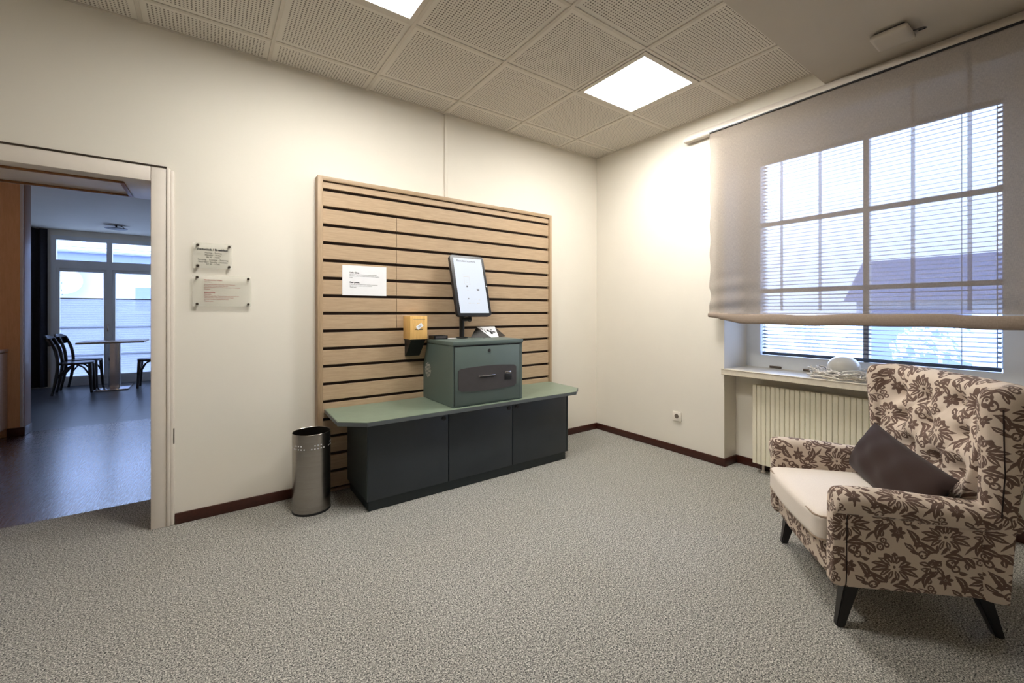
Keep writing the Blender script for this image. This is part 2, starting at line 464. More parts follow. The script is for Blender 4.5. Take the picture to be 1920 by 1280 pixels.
    leaf(585, 170, 150, 60, 20, -10); leaf(640, 215, 165, 46, 16, 8)
    # berries
    leaf(285, 182, -3, 62, 6); ring(345, 150, 25, 9); ring(345, 150, 0, 9); ring(318, 225, 28, 10); ring(318, 225, 0, 10); ring(378, 195, 20, 9)
    line = t.math('MULTIPLY', acc[0], 1400, clamp=True)
    # vein lines inside
    co = t.coord()
    thread = t.noise(uvm.outputs[0], 900, 1)
    base = t.ramp(thread, [(.3, srgb(203, 186, 170)), (.7, srgb(220, 204, 188))])
    pat = t.ramp(thread, [(.3, srgb(98, 78, 69)), (.7, srgb(118, 97, 87))])
    t.set(**{'Base Color': t.mix(line, base, pat), 'Roughness': .8, 'Specular IOR Level': .15, 'Sheen Weight': .08})
    t.bump(line, -.12, .001)
    return t.m
M['damask'] = damask()

# ------------------------------------------------------------------ setting
H = 2.8555; SOF = 2.757; YS = -2.055; DT = 1.972; WT = .515    # ceiling, soffit, soffit edge, door top, thick wall
XL, XR = -4.53, -3.622                                         # doorway
YF, XW = -5.2, -5.7                                            # wall behind camera, far left wall
bm = B(); box(bm, (XW, YF, -.1), (.2, WT-.005, 0)); struct('floor', bm, M['carpet'])
bm = B(); box(bm, (-5.72, WT-.005, -.1), (-2.6, 3.318, -.002)); struct('floor_hall', bm, M['hallfloor'])
bm = B(); box(bm, (-6.2, 3.322, -.1), (-1.8, 7.1, -.002)); struct('floor_dining', bm, M['tiles'])
bm = B()
box(bm, (XW-.1, 0, 0), (XL-.07, WT, 3.0)); box(bm, (XR+.07, 0, 0), (.5, WT, 3.0)); box(bm, (XL-.07, 0, DT+.086), (XR+.07, WT, 3.0))
struct('wall_back', bm, M['wall'])
WF = .36; NB = .181; NL = -1.371; NR = -2.915; ST = .78
for lo, hi in (((0, NL, 0), (.5, 0, 3.0)), ((0, YF, 0), (.5, NR, 3.0)), ((0, NR, 2.56), (.5, NL, 3.0)), ((NB, NR, 0), (.5, NL, ST-.045))):
    struct('wall_right', bx(lo, hi), M['wall'])
bm = B(); box(bm, (XW-.1, YF-.1, 0), (.5, YF, 3.0)); struct('wall_front', bm, M['wall'])
bm = B(); box(bm, (XW-.1, YF, 0), (XW, 0, 3.0)); struct('wall_left', bm, M['wall'])
# tiled ceiling with openings for the panel lights
lights = {(0, 1), (3, 1)}
bm = B()
xs = [0, TX] + [TX-TP*k for k in range(1, 9)] + [XW]; ys = [0, TY] + [TY-TP*k for k in range(1, 3)] + [YS-.03]
for i in range(len(xs)-1):
    for j in range(len(ys)-1):
        if xs[i+1] >= xs[i]: continue
        if (i-1, j-1) in lights: continue
        f = bm.faces.new([bm.verts.new((x, y, H)) for x, y in ((xs[i], ys[j]), (xs[i+1], ys[j]), (xs[i+1], ys[j+1]), (xs[i], ys[j+1]))])
ce = struct('ceiling', bm, M['ceiling'], smooth=None)
bm = B()
g = .011
for k in range(0, 9):
    x = TX-TP*k; box(bm, (x-g, YS-.02, H-.007), (x+g, 0, H+.02), .002, 1)
for r in range(0, 3):
    y = TY-TP*r; box(bm, (XW, y-g, H-.005), (0, y+g, H+.02), .002, 1)
box(bm, (XW, -.018, H-.004), (0, 0, H+.02)); box(bm, (-.018, YS-.02, H-.004), (0, 0, H+.02))
struct('trim_1', bm, M['grid'])
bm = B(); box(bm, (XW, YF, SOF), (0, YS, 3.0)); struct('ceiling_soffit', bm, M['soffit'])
bm = B(); box(bm, (XW-.1, YF-.1, 3.0), (.5, WT, 3.05)); struct('ceiling_slab', bm, M['soffit'])
# hall and dining room shell
bm = B(); box(bm, (-6.2, WT, 2.6), (-1.8, 7.1, 2.7)); struct('ceiling_hall', bm, M['wall'])
bm = B(); box(bm, (-5.72, WT, 0), (-5.62, 3.15, 2.6)); struct('wall_hall_left', bm, M['hall_wood'])
bm = B(); box(bm, (-2.7, WT, 0), (-2.6, 3.3, 2.6)); struct('wall_hall_right', bm, M['wall'])
bm = B(); box(bm, (-6.2, 3.15, 0), (-4.878, 3.358, 2.6)); struct('wall_hall_panel', bm, M['hall_wood'])
bm = B(); box(bm, (-4.878, 3.146, 0), (-4.858, 3.36, 2.6), .002); struct('trim_2', bm, M['wood_white'])
bm = B(); box(bm, (-4.8579, 3.165, 0), (-4.853, 3.362, 2.6), .001); struct('trim_3', bm, M['door_brown'])
bm = B(); box(bm, (-4.965, 3.136, 0), (-4.843, 3.16, .085), .003); box(bm, (-4.855, 3.136, 0), (-4.843, 3.362, .085), .003); struct('baseboard_hall', bm, M['skirting'])
bm = B(); box(bm, (-2.7, 3.3, 0), (-1.8, 3.36, 2.6)); struct('wall_dining_front', bm, M['wall'])
bm = B(); box(bm, (-6.2, 3.3, 0), (-6.1, 7.1, 2.6)); struct('wall_dining_left', bm, M['wall'])
bm = B(); box(bm, (-1.9, 3.3, 0), (-1.8, 7.1, 2.6)); struct('wall_dining_right', bm, M['wall'])
YD = 6.92; WL, WM, WR = -5.445, -4.74, -4.035
bm = B(); box(bm, (-6.2, YD, 0), (WL, 7.1, 2.6)); box(bm, (-2.2, YD, 0), (-1.8, 7.1, 2.6)); box(bm, (WR, YD, 2.5), (-2.2, 7.1, 2.6)); box(bm, (WR, YD, 0), (-3.95, 7.1, 2.5)); box(bm, (WL, YD, 2.5), (WR, 7.1, 2.6)); struct('wall_dining_back', bm, M['wall'])
# baseboards of the room
bm = B(); box(bm, (-3.515, -.014, 0), (-2.76, 0, .063), .003); box(bm, (-.69, -.014, 0), (0, 0, .063), .003); struct('baseboard_back', bm, M['skirting'])
bm = B(); box(bm, (-.014, NL, 0), (0, 0, .063), .003); box(bm, (-.014, NL-.014, 0), (NB, NL, .063), .003); box(bm, (NB-.014, NR, 0), (NB, NL, .063), .003); box(bm, (-.014, YF, 0), (0, NR, .063), .003); struct('baseboard_right', bm, M['skirting'])
# cable cover on the back wall
bm = B(); box(bm, (-1.786, -.012, 2.14), (-1.760, 0, H), .003); struct('trim_4', bm, M['wall'])
# door lining and frame
bm = B()
box(bm, (XR, -.012, 0), (-3.551, WT, DT+.086), .004); box(bm, (XL-.07, -.012, 0), (XL, WT, DT+.086), .004); box(bm, (XL, -.012, DT), (XR, WT, DT+.086), .004)
dr = struct('door_1', bm, M['white'])
bm = B(); box(bm, (-3.552, -.02, 0), (-3.535, 0, DT+.086), .005); box(bm, (-3.537, -.013, 0), (-3.517, 0, DT+.075), .006, 3); obj('architrave', bm, M['white'], dr)
bm = B()
for lo, hi in (((XL+.1, .085, DT-.012), (-3.745, .105, DT)), ((XL+.1, .43, DT-.012), (-3.745, .45, DT)), ((-3.765, .085, DT-.012), (-3.745, .45, DT)), ((XL+.1, .085, DT-.012), (XL+.12, .45, DT))): box(bm, lo, hi, .004)
obj('panel_moulding', bm, M['door_brown'], dr)
bm = B(); box(bm, (XL-.07, -.016, DT+.083), (-3.552, 0, DT+.092)); obj('shadow_joint', bm, M['steel_dark'], dr)
bm = B(); box(bm, (-3.522, -.0145, .47), (-3.516, -.006, .56), .002); obj('strike_plate', bm, M['steel_dark'], dr)

# ------------------------------------------------------------------ right window
GZ0, GZ1 = .88, 2.475; GL, GR = -1.478, -2.805
bm = B()
box(bm, (WF, GL, ST), (.46, NL, 2.56)); box(bm, (WF, NR, ST), (.46, GR, 2.56))
box(bm, (WF, GR, ST), (.46, GL, GZ0)); box(bm, (WF, GR, GZ1), (.46, GL, 2.56))
w1 = struct('window_1', bm, M['window_white'])
bm = B(); box(bm, (WF+.035, -2.184, GZ0), (.45, -2.152, GZ1), .003)
for z in (1.405, 1.955): box(bm, (WF+.04, GR, z-.016), (.445, GL, z+.016), .003)
obj('glazing_bar', bm, M['window_white'], w1)
for a, b in ((GL, -2.152), (-2.184, GR)):
    obj('pane', bx((.43, b, GZ0), (.434, a, GZ1)), M['glass'], w1)
bm = B(); box(bm, (-.03, NL+.006, ST-.04), (WF+.02, NR-.006, ST), .004); obj('window_sill', bm, M['sill'], w1)
bm = B(); box(bm, (WF-.012, -1.56, ST+.004), (WF, -1.64, ST+.016), .003); box(bm, (WF-.012, -1.80, ST+.004), (WF, -1.86, ST+.016), .003); obj('hinge', bm, M['steel_dark'], w1)
# venetian blind inside the sash
vb = thing('venetian_blind', 'pale horizontal slat blind across the window behind the sheer shade', 'blind', (.395, -2.14, GZ0))
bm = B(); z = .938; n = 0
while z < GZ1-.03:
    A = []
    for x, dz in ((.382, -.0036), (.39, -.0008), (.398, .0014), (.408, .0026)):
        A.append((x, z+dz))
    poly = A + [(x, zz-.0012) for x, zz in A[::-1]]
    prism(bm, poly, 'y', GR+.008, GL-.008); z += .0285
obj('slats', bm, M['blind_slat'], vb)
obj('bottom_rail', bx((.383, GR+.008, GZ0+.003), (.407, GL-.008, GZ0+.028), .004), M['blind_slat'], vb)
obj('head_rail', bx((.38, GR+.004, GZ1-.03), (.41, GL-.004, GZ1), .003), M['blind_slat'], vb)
for y in (-1.505, -2.168, -2.79):
    bm = B()
    for dy in (-.011, .011):
        tube(bm, [(.381, y+dy, GZ0+.02), (.381, y+dy, GZ1-.02)], .0012, 5)
        tube(bm, [(.409, y+dy, GZ0+.02), (.409, y+dy, GZ1-.02)], .0012, 5)
    zz = .944
    while zz < GZ1-.04:
        box(bm, (.381, y-.011, zz-.001), (.409, y+.011, zz+.001)); zz += .0285
    obj('ladder_tape', bm, M['tape'], vb)
bm = B(); tube(bm, [(.378, -2.637, GZ0+.01), (.378, -2.637, GZ1-.02)], .0016, 6); obj('tilt_cord', bm, M['tape'], vb)

# roman shade
SX = -.082; SY0, SY1 = -1.297, -3.02; SZ0, SZ1 = 1.215, 2.664
rs = thing('roman_shade', 'sheer grey-brown roman shade hanging over the upper window', 'shade', (SX, -2.15, SZ0))
bm = B()
def sh(i, j):
    u = i/150; v = j/110
    y = SY0+(SY1-SY0)*u; z = SZ1+(SZ0-SZ1)*v
    x = SX
    low = max(0, (v-.72)/.28)
    x += .006*math.sin(v*72+1.2*math.sin(u*7))*low*(1.3 if u < .16 else .55)
    x += .002*math.sin(u*23+v*3)
    if j == 110: x -= .006
    if u < .02: y += .003*math.sin(v*40)*(1+2*low)
    z += .004*math.sin(u*9)*low
    return (x, y, z)
grid(bm, sh, 151, 111); obj('sheer_cloth', bm, M['shade'], rs, 60)
bm = B()
def hm(i, j):
    u = j/90; y = SY0+.006+(SY1-SY0-.006)*u; a = 2*math.pi*i/14
    wob = .006*math.sin(u*11+.5)+.004*math.sin(u*27)
    hh = .037*(.45+.55*min(1, u/.14)); zc = 1.218-hh+wob*.6+(.006 if u < .05 else 0)
    return (SX-.008+.013*math.cos(a)+.004*math.sin(u*13), y, zc+hh*math.sin(a))
vs = grid(bm, hm, 14, 91, True); bm.faces.new(vs[0]); bm.faces.new(vs[-1])
obj('hem', bm, M['shade_hem'], rs, 60)
for y in (-1.819, -2.05, -2.505, -2.729):
    obj('rib_tape', bx((SX+.008, y-.009, 1.24), (SX+.0095, y+.009, SZ1-.02)), M['rib'], rs)
bm = B(); prism(bm, [(0, 2.745), (0, 2.690), (-.015, 2.668), (-.064, 2.668), (-.072, 2.675), (-.074, 2.690), (-.068, 2.704), (-.02, 2.745)], 'y', -1.06, -3.1)
obj('wall_rail', bm, M['white'], rs)['label'] = 'long cream wall rail'
bm = B(); box(bm, (-.094, SY1, 2.662), (-.066, SY0, 2.670)); obj('hook_strip', bm, M['black'], rs)

# emergency / access unit under the soffit
au = thing('ceiling_unit', 'small pale rounded box fixed under the lowered ceiling', 'device', (-.31, -2.47, SOF))
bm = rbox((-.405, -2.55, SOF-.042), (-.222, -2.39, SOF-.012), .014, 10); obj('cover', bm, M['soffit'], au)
obj('mounting_plate', bx((-.385, -2.535, SOF-.014), (-.245, -2.405, SOF), .003), M['dark_grey'], au)
bm = B(); tube(bm, catmull([(-.29, -2.548, SOF-.02), (-.28, -2.585, SOF-.018), (-.25, -2.592, SOF-.012), (-.235, -2.56, SOF-.004)], 12), .0035, 6); obj('cable', bm, M['dark_grey'], au)

# radiator
RY0, RY1, RX = -1.556, -2.79, .062
ra = thing('radiator', 'cream ribbed radiator under the window sill behind the armchair', 'radiator', (.11, -2.17, 0))
bm = B(); box(bm, (RX+.014, RY1, .075), (.145, RY0, .672), .006); obj('body', bm, M['radiator'], ra)
bm = B(); y = RY0; 
while y-.0325 >= RY1-.001:
    prism(bm, [(RX+.016, y-.0008), (RX+.003, y-.0015), (RX, y-.005), (RX, y-.0275), (RX+.003, y-.031), (RX+.016, y-.0317)], 'z', .073, .674); y -= .0325
obj('rib', bm, M['radiator'], ra)
bm = B(); tube(bm, [(RX+.06, RY0-.055, .08), (RX+.06, RY0-.055, 0)], .009, 10); lathe(bm, [(0, .0), (.018, 0), (.016, .008), (0, .008)], (RX+.06, RY0-.055, .0), 16); obj('pipe', bm, M['white'], ra)
obj('bracket', bx((.144, RY0-.14, .6), (NB-.002, RY0-.1, .66)), M['radiator'], ra)

# twig wreath with ceramic dome on the sill
nc = V((.15, -2.115, ST))
bm = B(); rnd = random.Random(3)
for k in range(95):
    a0 = rnd.uniform(0, 6.28); rr = rnd.uniform(.105, .165); zz = rnd.uniform(.008, .062); ln = rnd.uniform(.5, 1.5); pts = []
    t1 = rnd.uniform(-.02, .02); t2 = rnd.uniform(-.03, .03)
    for q in range(7):
        a = a0+ln*q/6; r_ = rr+t1*math.sin(q*1.3)+t2*(q/6-.5)+rnd.uniform(-.004, .004)
        pts.append(nc+V((r_*.98*math.cos(a), r_*1.2*math.sin(a), min(.075, max(.006, zz+rnd.uniform(-.012, .012))))))
    tube(bm, pts, [.0058, .005, .0056, .005, .0046, .0036, .002], 5)
tw = obj('twig_wreath', bm, M['twig'], None, 60); tag(tw, 'bleached twig wreath lying on the window sill', 'wreath')
bm = B(); prof = [(0, 0), (.05, 0)]
for k in range(1, 15):
    a = -math.pi/2*.8+ (math.pi*.9)*k/14
    prof.append((.092*math.cos(a), .078+.076*math.sin(a)))
prof += [(0, .154)]
lathe(bm, prof, nc+V((0.005, 0.005, .001)), 40)
cd = obj('ceramic_dome', bm, M['ceramic'], None, 60); tag(cd, 'smooth white ceramic dome nested inside the twig wreath', 'ornament')

# wall socket
so = thing('wall_socket', 'white square power socket low on the right wall', 'socket', (0, -.953, .318))
obj('face_plate', bx((-.012, -.995, .277), (0, -.912, .358), .004), M['socket'], so)
bm = B(); tube(bm, [(-.0125, -.953, .32), (-.0135, -.953, .32)], .02, 24); s2 = obj('contact_well', bm, M['socket_hole'], so)

# ------------------------------------------------------------------ ceiling lights
def panel_light(k, r, label):
    cx_, cy_ = TX-TP*(k+.5)+.008, TY-TP*(r+.5)+.006
    t = thing('ceiling_light', label, 'ceiling light', (cx_, cy_, H), 0, 'square panel lights in the tiled ceiling')
    h = .3015; d = .266
    bm = B()
    for lo, hi in (((-h, -h, -.006), (h, -d, .05)), ((-h, d, -.006), (h, h, .05)), ((-h, -d, -.006), (-d, d, .05)), ((d, -d, -.006), (h, d, .05)), ((-h, -h, .05), (h, h, .06))):
        box(bm, V(lo)+t.location, V(hi)+t.location)
    obj('frame', bm, M['grid'], t)
    obj('diffuser', bx(V((-d, -d, .0))+t.location, V((d, d, .006))+t.location), M['lamp'], t)
panel_light(0, 1, 'lit square ceiling panel nearest the window corner')
panel_light(3, 1, 'lit square ceiling panel cut off by the top edge of the picture')

# ------------------------------------------------------------------ slat wall
SL0, SL1, SF = -2.762, -.700, -.082
sw = thing('slat_wall_panel', 'tall oak slatted display board standing against the cream wall', 'display board', ((SL0+SL1)/2, -.03, 0))
bm = B()
box(bm, (SL0, SF, 0), (SL0+.034, -.001, 2.15), .002); obj('frame_post', bm, M['slat_frame_v'], sw)
bm = B(); box(bm, (SL1-.026, SF, 0), (SL1, -.001, 2.15), .002); obj('frame_post', bm, M['slat_frame_v'], sw)
bm = B(); box(bm, (SL0+.034, SF, 2.121), (SL1-.026, -.001, 2.15), .002); obj('frame_rail', bm, M['slat_frame'], sw)
obj('backing', bx((SL0+.03, -.045, .002), (SL1-.02, -.002, 2.13)), M['groove'], sw)
bm = B(); x0, x1, xs_ = SL0+.036, SL1-.027, -2.213
tops = 2.117
for k in range(18):
    gz = 2.063-.12*k                                      # groove centre
    z1_ = tops if k == 0 else 2.063-.12*(k-1)-.0105
    z0_ = gz+.0105
    if z0_ < 0: z0_ = .004
    if z1_ <= z0_: continue
    if 2 <= k <= 8:
        box(bm, (x0, -.066, z0_), (xs_-.0015, -.04, z1_), .0015, 1); box(bm, (xs_+.0015, -.066, z0_), (x1, -.04, z1_), .0015, 1)
    else: box(bm, (x0, -.066, z0_), (x1, -.04, z1_), .0015, 1)
box(bm, (x0, -.066, .004), (x1, -.04, 2.063-.12*17-.0105+.005) if 2.063-.12*17-.0105 > .01 else (x1, -.04, .012))
obj('slats', bm, M['slat'], sw)

# ------------------------------------------------------------------ cabinet and worktop
WTZ = .575
cb = thing('cabinet', 'low anthracite cabinet with three doors under the green worktop', 'cabinet', (-1.733, -.3, 0))
bm = B(); box(bm, (-2.566, -.500, .068), (-.900, -.0675, .549), .002); obj('carcass', bm, M['plinth'], cb)
obj('side_panel', bx((-2.5675, -.52, .068), (-2.5635, -.0675, .549), .001, 1), M['cabinet_side'], cb)
bm = B(); box(bm, (-2.552, -.502, 0), (-.915, -.075, .068), .002); obj('plinth', bm, M['plinth'], cb)
for a, b, lx in ((-2.5625, -2.0158, -2.05), (-2.0102, -1.4748, -1.508), (-1.4692, -.9185, -1.435)):
    d = obj('door', bx((a, -.52, .068), (b, -.501, .546), .0025), M['cabinet'], cb)
    bm = B(); tube(bm, [(lx, -.519, .508), (lx, -.526, .508)], .0145, 20); tube(bm, [(lx, -.5255, .508), (lx, -.5285, .508)], .007, 16)
    obj('lock', bm, M['black'], d)
bm = B(); box(bm, (-.9145, -.52, .068), (-.900, -.4995, .549), .0015); obj('end_panel', bm, M['cabinet_side'], cb)
bm = B(); prism(bm, [(-2.716, -.0675), (-2.729, -.481), (-2.589, -.597), (-.882, -.597), (-.742, -.475), (-.722, -.0675)], 'z', .5495, WTZ)
bmesh.ops.bevel(bm, geom=bm.edges[:], offset=.0025, segments=2, affect='EDGES')
wt = obj('worktop', bm, M['worktop']); WTE = 1; tag(wt, 'sage green worktop with cut corners lying on the low cabinet', 'worktop')

bm = B(); pl_ = [(-2.7165, -.0675), (-2.7295, -.4812), (-2.5892, -.5978), (-.8818, -.5978), (-.7412, -.4752), (-.7212, -.0675)]
for (xa, ya), (xb, yb) in zip(pl_, pl_[1:]):
    d_ = V((xb-xa, yb-ya, 0)).normalized(); n_ = V((d_.y, -d_.x, 0))
    n_ = n_ if n_.dot(V(((xa+xb)/2+1.73, (ya+yb)/2+.3, 0))) > 0 else -n_
    q_ = [V((xa, ya, 0)), V((xb, yb, 0)), V((xb, yb, 0))+n_*.0012, V((xa, ya, 0))+n_*.0012]
    prism(bm, [(p.x, p.y) for p in q_], 'z', .5500, .5735)
e_ = obj('edge_band', bm, M['edge_grey'], wt); e_['label'] = 'grey edge band'

# ------------------------------------------------------------------ kiosk box
KX0, KX1, KF = -2.0, -1.408, -.556
kb = thing('kiosk_box', 'grey-green metal terminal box standing on the worktop', 'terminal', (-1.704, -.32, WTZ))
bm = B(); prism(bm, [(KF, WTZ+.001), (-.068, WTZ+.001), (-.068, .83), (-.135, 1.0), (KF, 1.0)], 'x', KX0, KX1); bmesh.ops.bevel(bm, geom=bm.edges[:], offset=.002, segments=1, affect='EDGES')
obj('housing', bm, M['kiosk'], kb)
obj('lid', bx((KX0-.003, KF-.009, 1.0005), (KX1+.003, -.135, 1.029), .003), M['kiosk'], kb)
bm = B(); box(bm, (-1.4385, KF-.002, .588), (-1.434, KF+.001, .99)); box(bm, (-1.9905, KF-.002, .588), (-1.988, KF+.001, .995)); box(bm, (-1.99, KF-.002, .991), (-1.434, KF+.001, .9985)); obj('door_gap', bm, M['black'], kb)
kd = obj('door', bx((-1.9875, KF-.008, .59), (-1.4390, KF-.0005, .990), .002), M['kiosk'], kb)
bm = B(); lk = (-1.712, .958); tube(bm, [(lk[0], KF-.007, lk[1]), (lk[0], KF-.013, lk[1])], .011, 20); obj('lock', bm, M['black'], kd)
# curved recessed panel
pts = []
n_ = 24
for k in range(n_+1):
    x = -1.963+.49*k/n_; u = 2*k/n_-1; pts.append((x, .838+.012*(1-u*u)-(.012 if k in (0, n_) else 0)))
for k in range(n_, -1, -1):
    x = -1.963+.49*k/n_; u = 2*k/n_-1; pts.append((x, .686-.012*(1-u*u)+(.012 if k in (0, n_) else 0)))
bm = B(); prism(bm, pts, 'y', KF-.0125, KF-.007); fp = obj('fascia', bm, M['dark_grey'], kd)
bm = B(); box(bm, (-1.806, KF-.019, .776), (-1.662, KF-.012, .783), .002); obj('slot_lip', bm, M['chrome'], fp)
bm = B(); box(bm, (-1.790, KF-.0145, .764), (-1.675, KF-.0125, .7755)); obj('slot', bm, M['black'], fp)
bm = B(); box(bm, (-1.580, KF-.018, .746), (-1.518, KF-.012, .776), .002); box(bm, (-1.580, KF-.0155, .735), (-1.518, KF-.012, .744), .002); obj('card_reader', bm, M['black'], fp)
bm = B(); box(bm, (-1.575, KF-.0165, .779), (-1.522, KF-.012, .797), .002); obj('reader_plate', bm, M['chrome'], fp)
bm = B(); text(bm, 'CARD', .012, (-1.5485, KF-.0168, .784), (1, 0, 0), (0, 0, 1), 'CENTER'); obj('lettering', bm, M['ink'], fp)
bm = B()
for i in range(-6, 7):
    for j in range(-6, 7):
        y = i*.0105+(.00525 if j % 2 else 0); z = j*.0105
        if y*y+z*z < .054**2: tube(bm, [(KX0+.001, -.155+y, .795+z), (KX0-.0015, -.155+y, .795+z)], .0027, 6)
obj('vent', bm, M['grid'], kb)
bm = B(); box(bm, (-1.62, -.33, 1.0292), (-1.60, -.325, 1.0304)); obj('bolt', bm, M['black'], kb)

# monitor on a pole
mo = thing('touch_monitor', 'upright touch screen on a black pole above the terminal box', 'monitor', (-1.735, -.215, 1.029))
py = -.215
bm = B(); lathe(bm, [(0, 0), (.045, 0), (.045, .006), (.022, .01), (0, .01)], (-1.742, py, 1.0295), 28); obj('base_plate', bm, M['black_metal'], mo)
bm = B(); tube(bm, [(-1.742, py, 1.035), (-1.742, py, 1.30)], .0195, 24); obj('pole', bm, M['black_metal'], mo)
up = V((0, .276, .961)); nrm = V((0, -.961, .276)); org = V((-1.6705, -.3, 1.204))
def mon(x, h, d=0): return org + V((x, 0, 0)) + up*h + nrm*d
Mm = Matrix(((1, 0, up.x, org.x), (0, -nrm.y, up.y, org.y), (0, -nrm.z, up.z, org.z), (0, 0, 0, 1)))   # local (x, depth into screen, height)
MW, MH = .1525, .497
bm = B(); tube(bm, [(-1.742, py, 1.27), V((-1.70, py-.01, 1.27)), mon(0, .09, -.035)], .013, 10); obj('arm', bm, M['black_metal'], mo); bm = B(); tube(bm, [(-1.742, py-.005, 1.175), (-1.68, py-.045, 1.180)], .016, 12); obj('bracket', bm, M['black_metal'], mo); bm = B(); tube(bm, catmull([(-1.72, py-.03, 1.19), (-1.70, py-.05, 1.155), (-1.685, py-.05, 1.175)], 10), .003, 6); obj('cable', bm, M['black_metal'], mo)
bm = B(); prism(bm, rrect(-MW, MW, 0, MH, .022), 'y', 0, .034); bmesh.ops.bevel(bm, geom=[e for e in bm.edges if len(e.link_faces) == 2 and e.calc_face_angle(0) > 1], offset=.004, segments=2, affect='EDGES'); bm.transform(Mm); obj('casing', bm, M['bezel'], mo)
bm = B(); prism(bm, rrect(-MW+.026, MW-.022, .022, MH-.022, .002), 'y', -.0012, .002); bm.transform(Mm); sc_ = obj('screen', bm, M['screen'], mo)
bm = B(); text(bm, 'Benutzerauswahl', .026, mon(-.098, .443, .0016), (1, 0, 0), up, width=.165, depth=.0004); obj('heading', bm, M['ink_grey'], sc_)
bm = B()
def mark(x0, x1, z0, z1):
    b_ = B(); box(b_, (x0, -.0018, z0), (x1, -.0012, z1)); b_.transform(Mm); me = bpy.data.meshes.new('t'); b_.to_mesh(me); b_.free(); bm.from_mesh(me); bpy.data.meshes.remove(me)
for q in ((-.062, -.008, .3335, .3345), (-.058, -.01, .318, .320), (-.054, -.053, .258, .318), (-.008, -.007, .258, .32), (-.052, -.004, .2555, .2575), (-.04, -.012, .288, .2886), (-.04, -.02, .27, .271)): mark(*q)
obj('card_outline', bm, M['grid'], sc_)
bm = B(); 
for q in ((-.043, -.028, .233, .246), (.047, .07, .206, .219), (-.042, -.034, .132, .142)):
    bm = B(); mark(*q); obj('icon', bm, M['ink_grey'], sc_)
bm = B()
for q in ((-.044, -.024, .207, .210), (-.044, -.024, .10, .104), (.026, .038, .134, .137), (.03, .044, .098, .103), (.05, .066, .128, .13), (-.012, .01, .101, .103), (.052, .056, .1, .106)):
    bm = B(); mark(*q); obj('caption', bm, M['grid'], sc_)
bm = B(); b_ = B(); lathe(b_, [(0, 0), (.0055, 0), (.0055, .002), (0, .002)], (0, 0, 0), 16); b_.transform(Matrix.Translation(mon(MW-.010, .245, .0005)) @ nrm.to_track_quat('Z', 'X').to_matrix().to_4x4()); me = bpy.data.meshes.new('t'); b_.to_mesh(me); b_.free(); bm.from_mesh(me)
o = obj('button', bm, M['paper'], mo); o['label'] = 'white round button'

# folded leaflet stand, tray and card on the kiosk lid
ls = thing('leaflet_stand', 'black tent shaped stand with a white leaflet on the terminal lid', 'leaflet stand', (-1.49, -.24, 1.029))
LZ = 1.0295
P = [(-1.60, -.2, 1.112), (-1.427, -.2, 1.112), (-1.665, -.215, LZ), (-1.525, -.30, LZ), (-1.45, -.295, LZ), (-1.315, -.20, LZ), (-1.36, -.15, LZ), (-1.62, -.15, LZ)]
bm = B(); vs = [bm.verts.new(p) for p in P]
for f in ((0, 2, 3), (0, 3, 4, 1), (1, 4, 5), (1, 5, 6), (0, 1, 6, 7), (0, 7, 2), (2, 7, 6, 5, 4, 3)): bm.faces.new([vs[i] for i in f])
obj('body', bm, M['ply_black'], ls, 10)
q0, q1, q2, q3 = [V(P[i]) for i in (0, 1, 4, 3)]
nn = (q1-q0).cross(q3-q0).normalized(); nn = nn if nn.y < 0 else -nn
bm = B()
A = [bm.verts.new(q+nn*.0004) for q in (q0, q1, q2, q3)]; D = [bm.verts.new(q+nn*.002) for q in (q0, q1, q2, q3)]
bm.faces.new(A); bm.faces.new(D)
for i in range(4): bm.faces.new((A[i], A[(i+1) % 4], D[(i+1) % 4], D[i]))
lf = obj('leaflet', bm, M['paper'], ls)
up2 = (((q0+q1)-(q2+q3))/2).normalized(); mid = (q0+q1)/2+nn*.0022; xq = (q1-q0).normalized()
bm = B()
def blob(x, h, rx, rz):
    c = mid+xq*x-up2*h
    bm.faces.new([bm.verts.new(c+xq*(rx*math.cos(a*.5236))+up2*(rz*math.sin(a*.5236))) for a in range(12)])
for q in ((-.012, .05, .013, .014), (.004, .07, .012, .018), (-.042, .055, .004, .02), (.03, .068, .02, .008), (-.055, .03, .004, .014), (.02, .042, .012, .005), (.0, .088, .012, .006)): blob(*q)
obj('print', bm, M['ink'], lf)
tr = thing('tray', 'shallow black tray at the left end of the terminal lid', 'tray', (-1.945, -.21, 1.029))
bm = B(); box(bm, (-1.998, -.26, 1.0295), (-1.888, -.16, 1.034)); 
for lo, hi in (((-1.998, -.26, 1.0295), (-1.994, -.16, 1.056)), ((-1.892, -.26, 1.0295), (-1.888, -.16, 1.056)), ((-1.998, -.26, 1.0295), (-1.888, -.256, 1.056)), ((-1.998, -.164, 1.0295), (-1.888, -.16, 1.056))): box(bm, lo, hi)
obj('dish', bm, M['black'], tr)
bm = B(); box(bm, (-1.985, -.262, 1.036), (-1.90, -.2602, 1.052)); obj('front_plate', bm, M['dark_grey'], tr)
bm = B(); box(bm, (-1.872, -.24, 1.0295), (-1.80, -.19, 1.0315), .0005, 1); cc = obj('paper_card', bm, M['paper']); tag(cc, 'pale paper card lying flat between the tray and the pole', 'card')

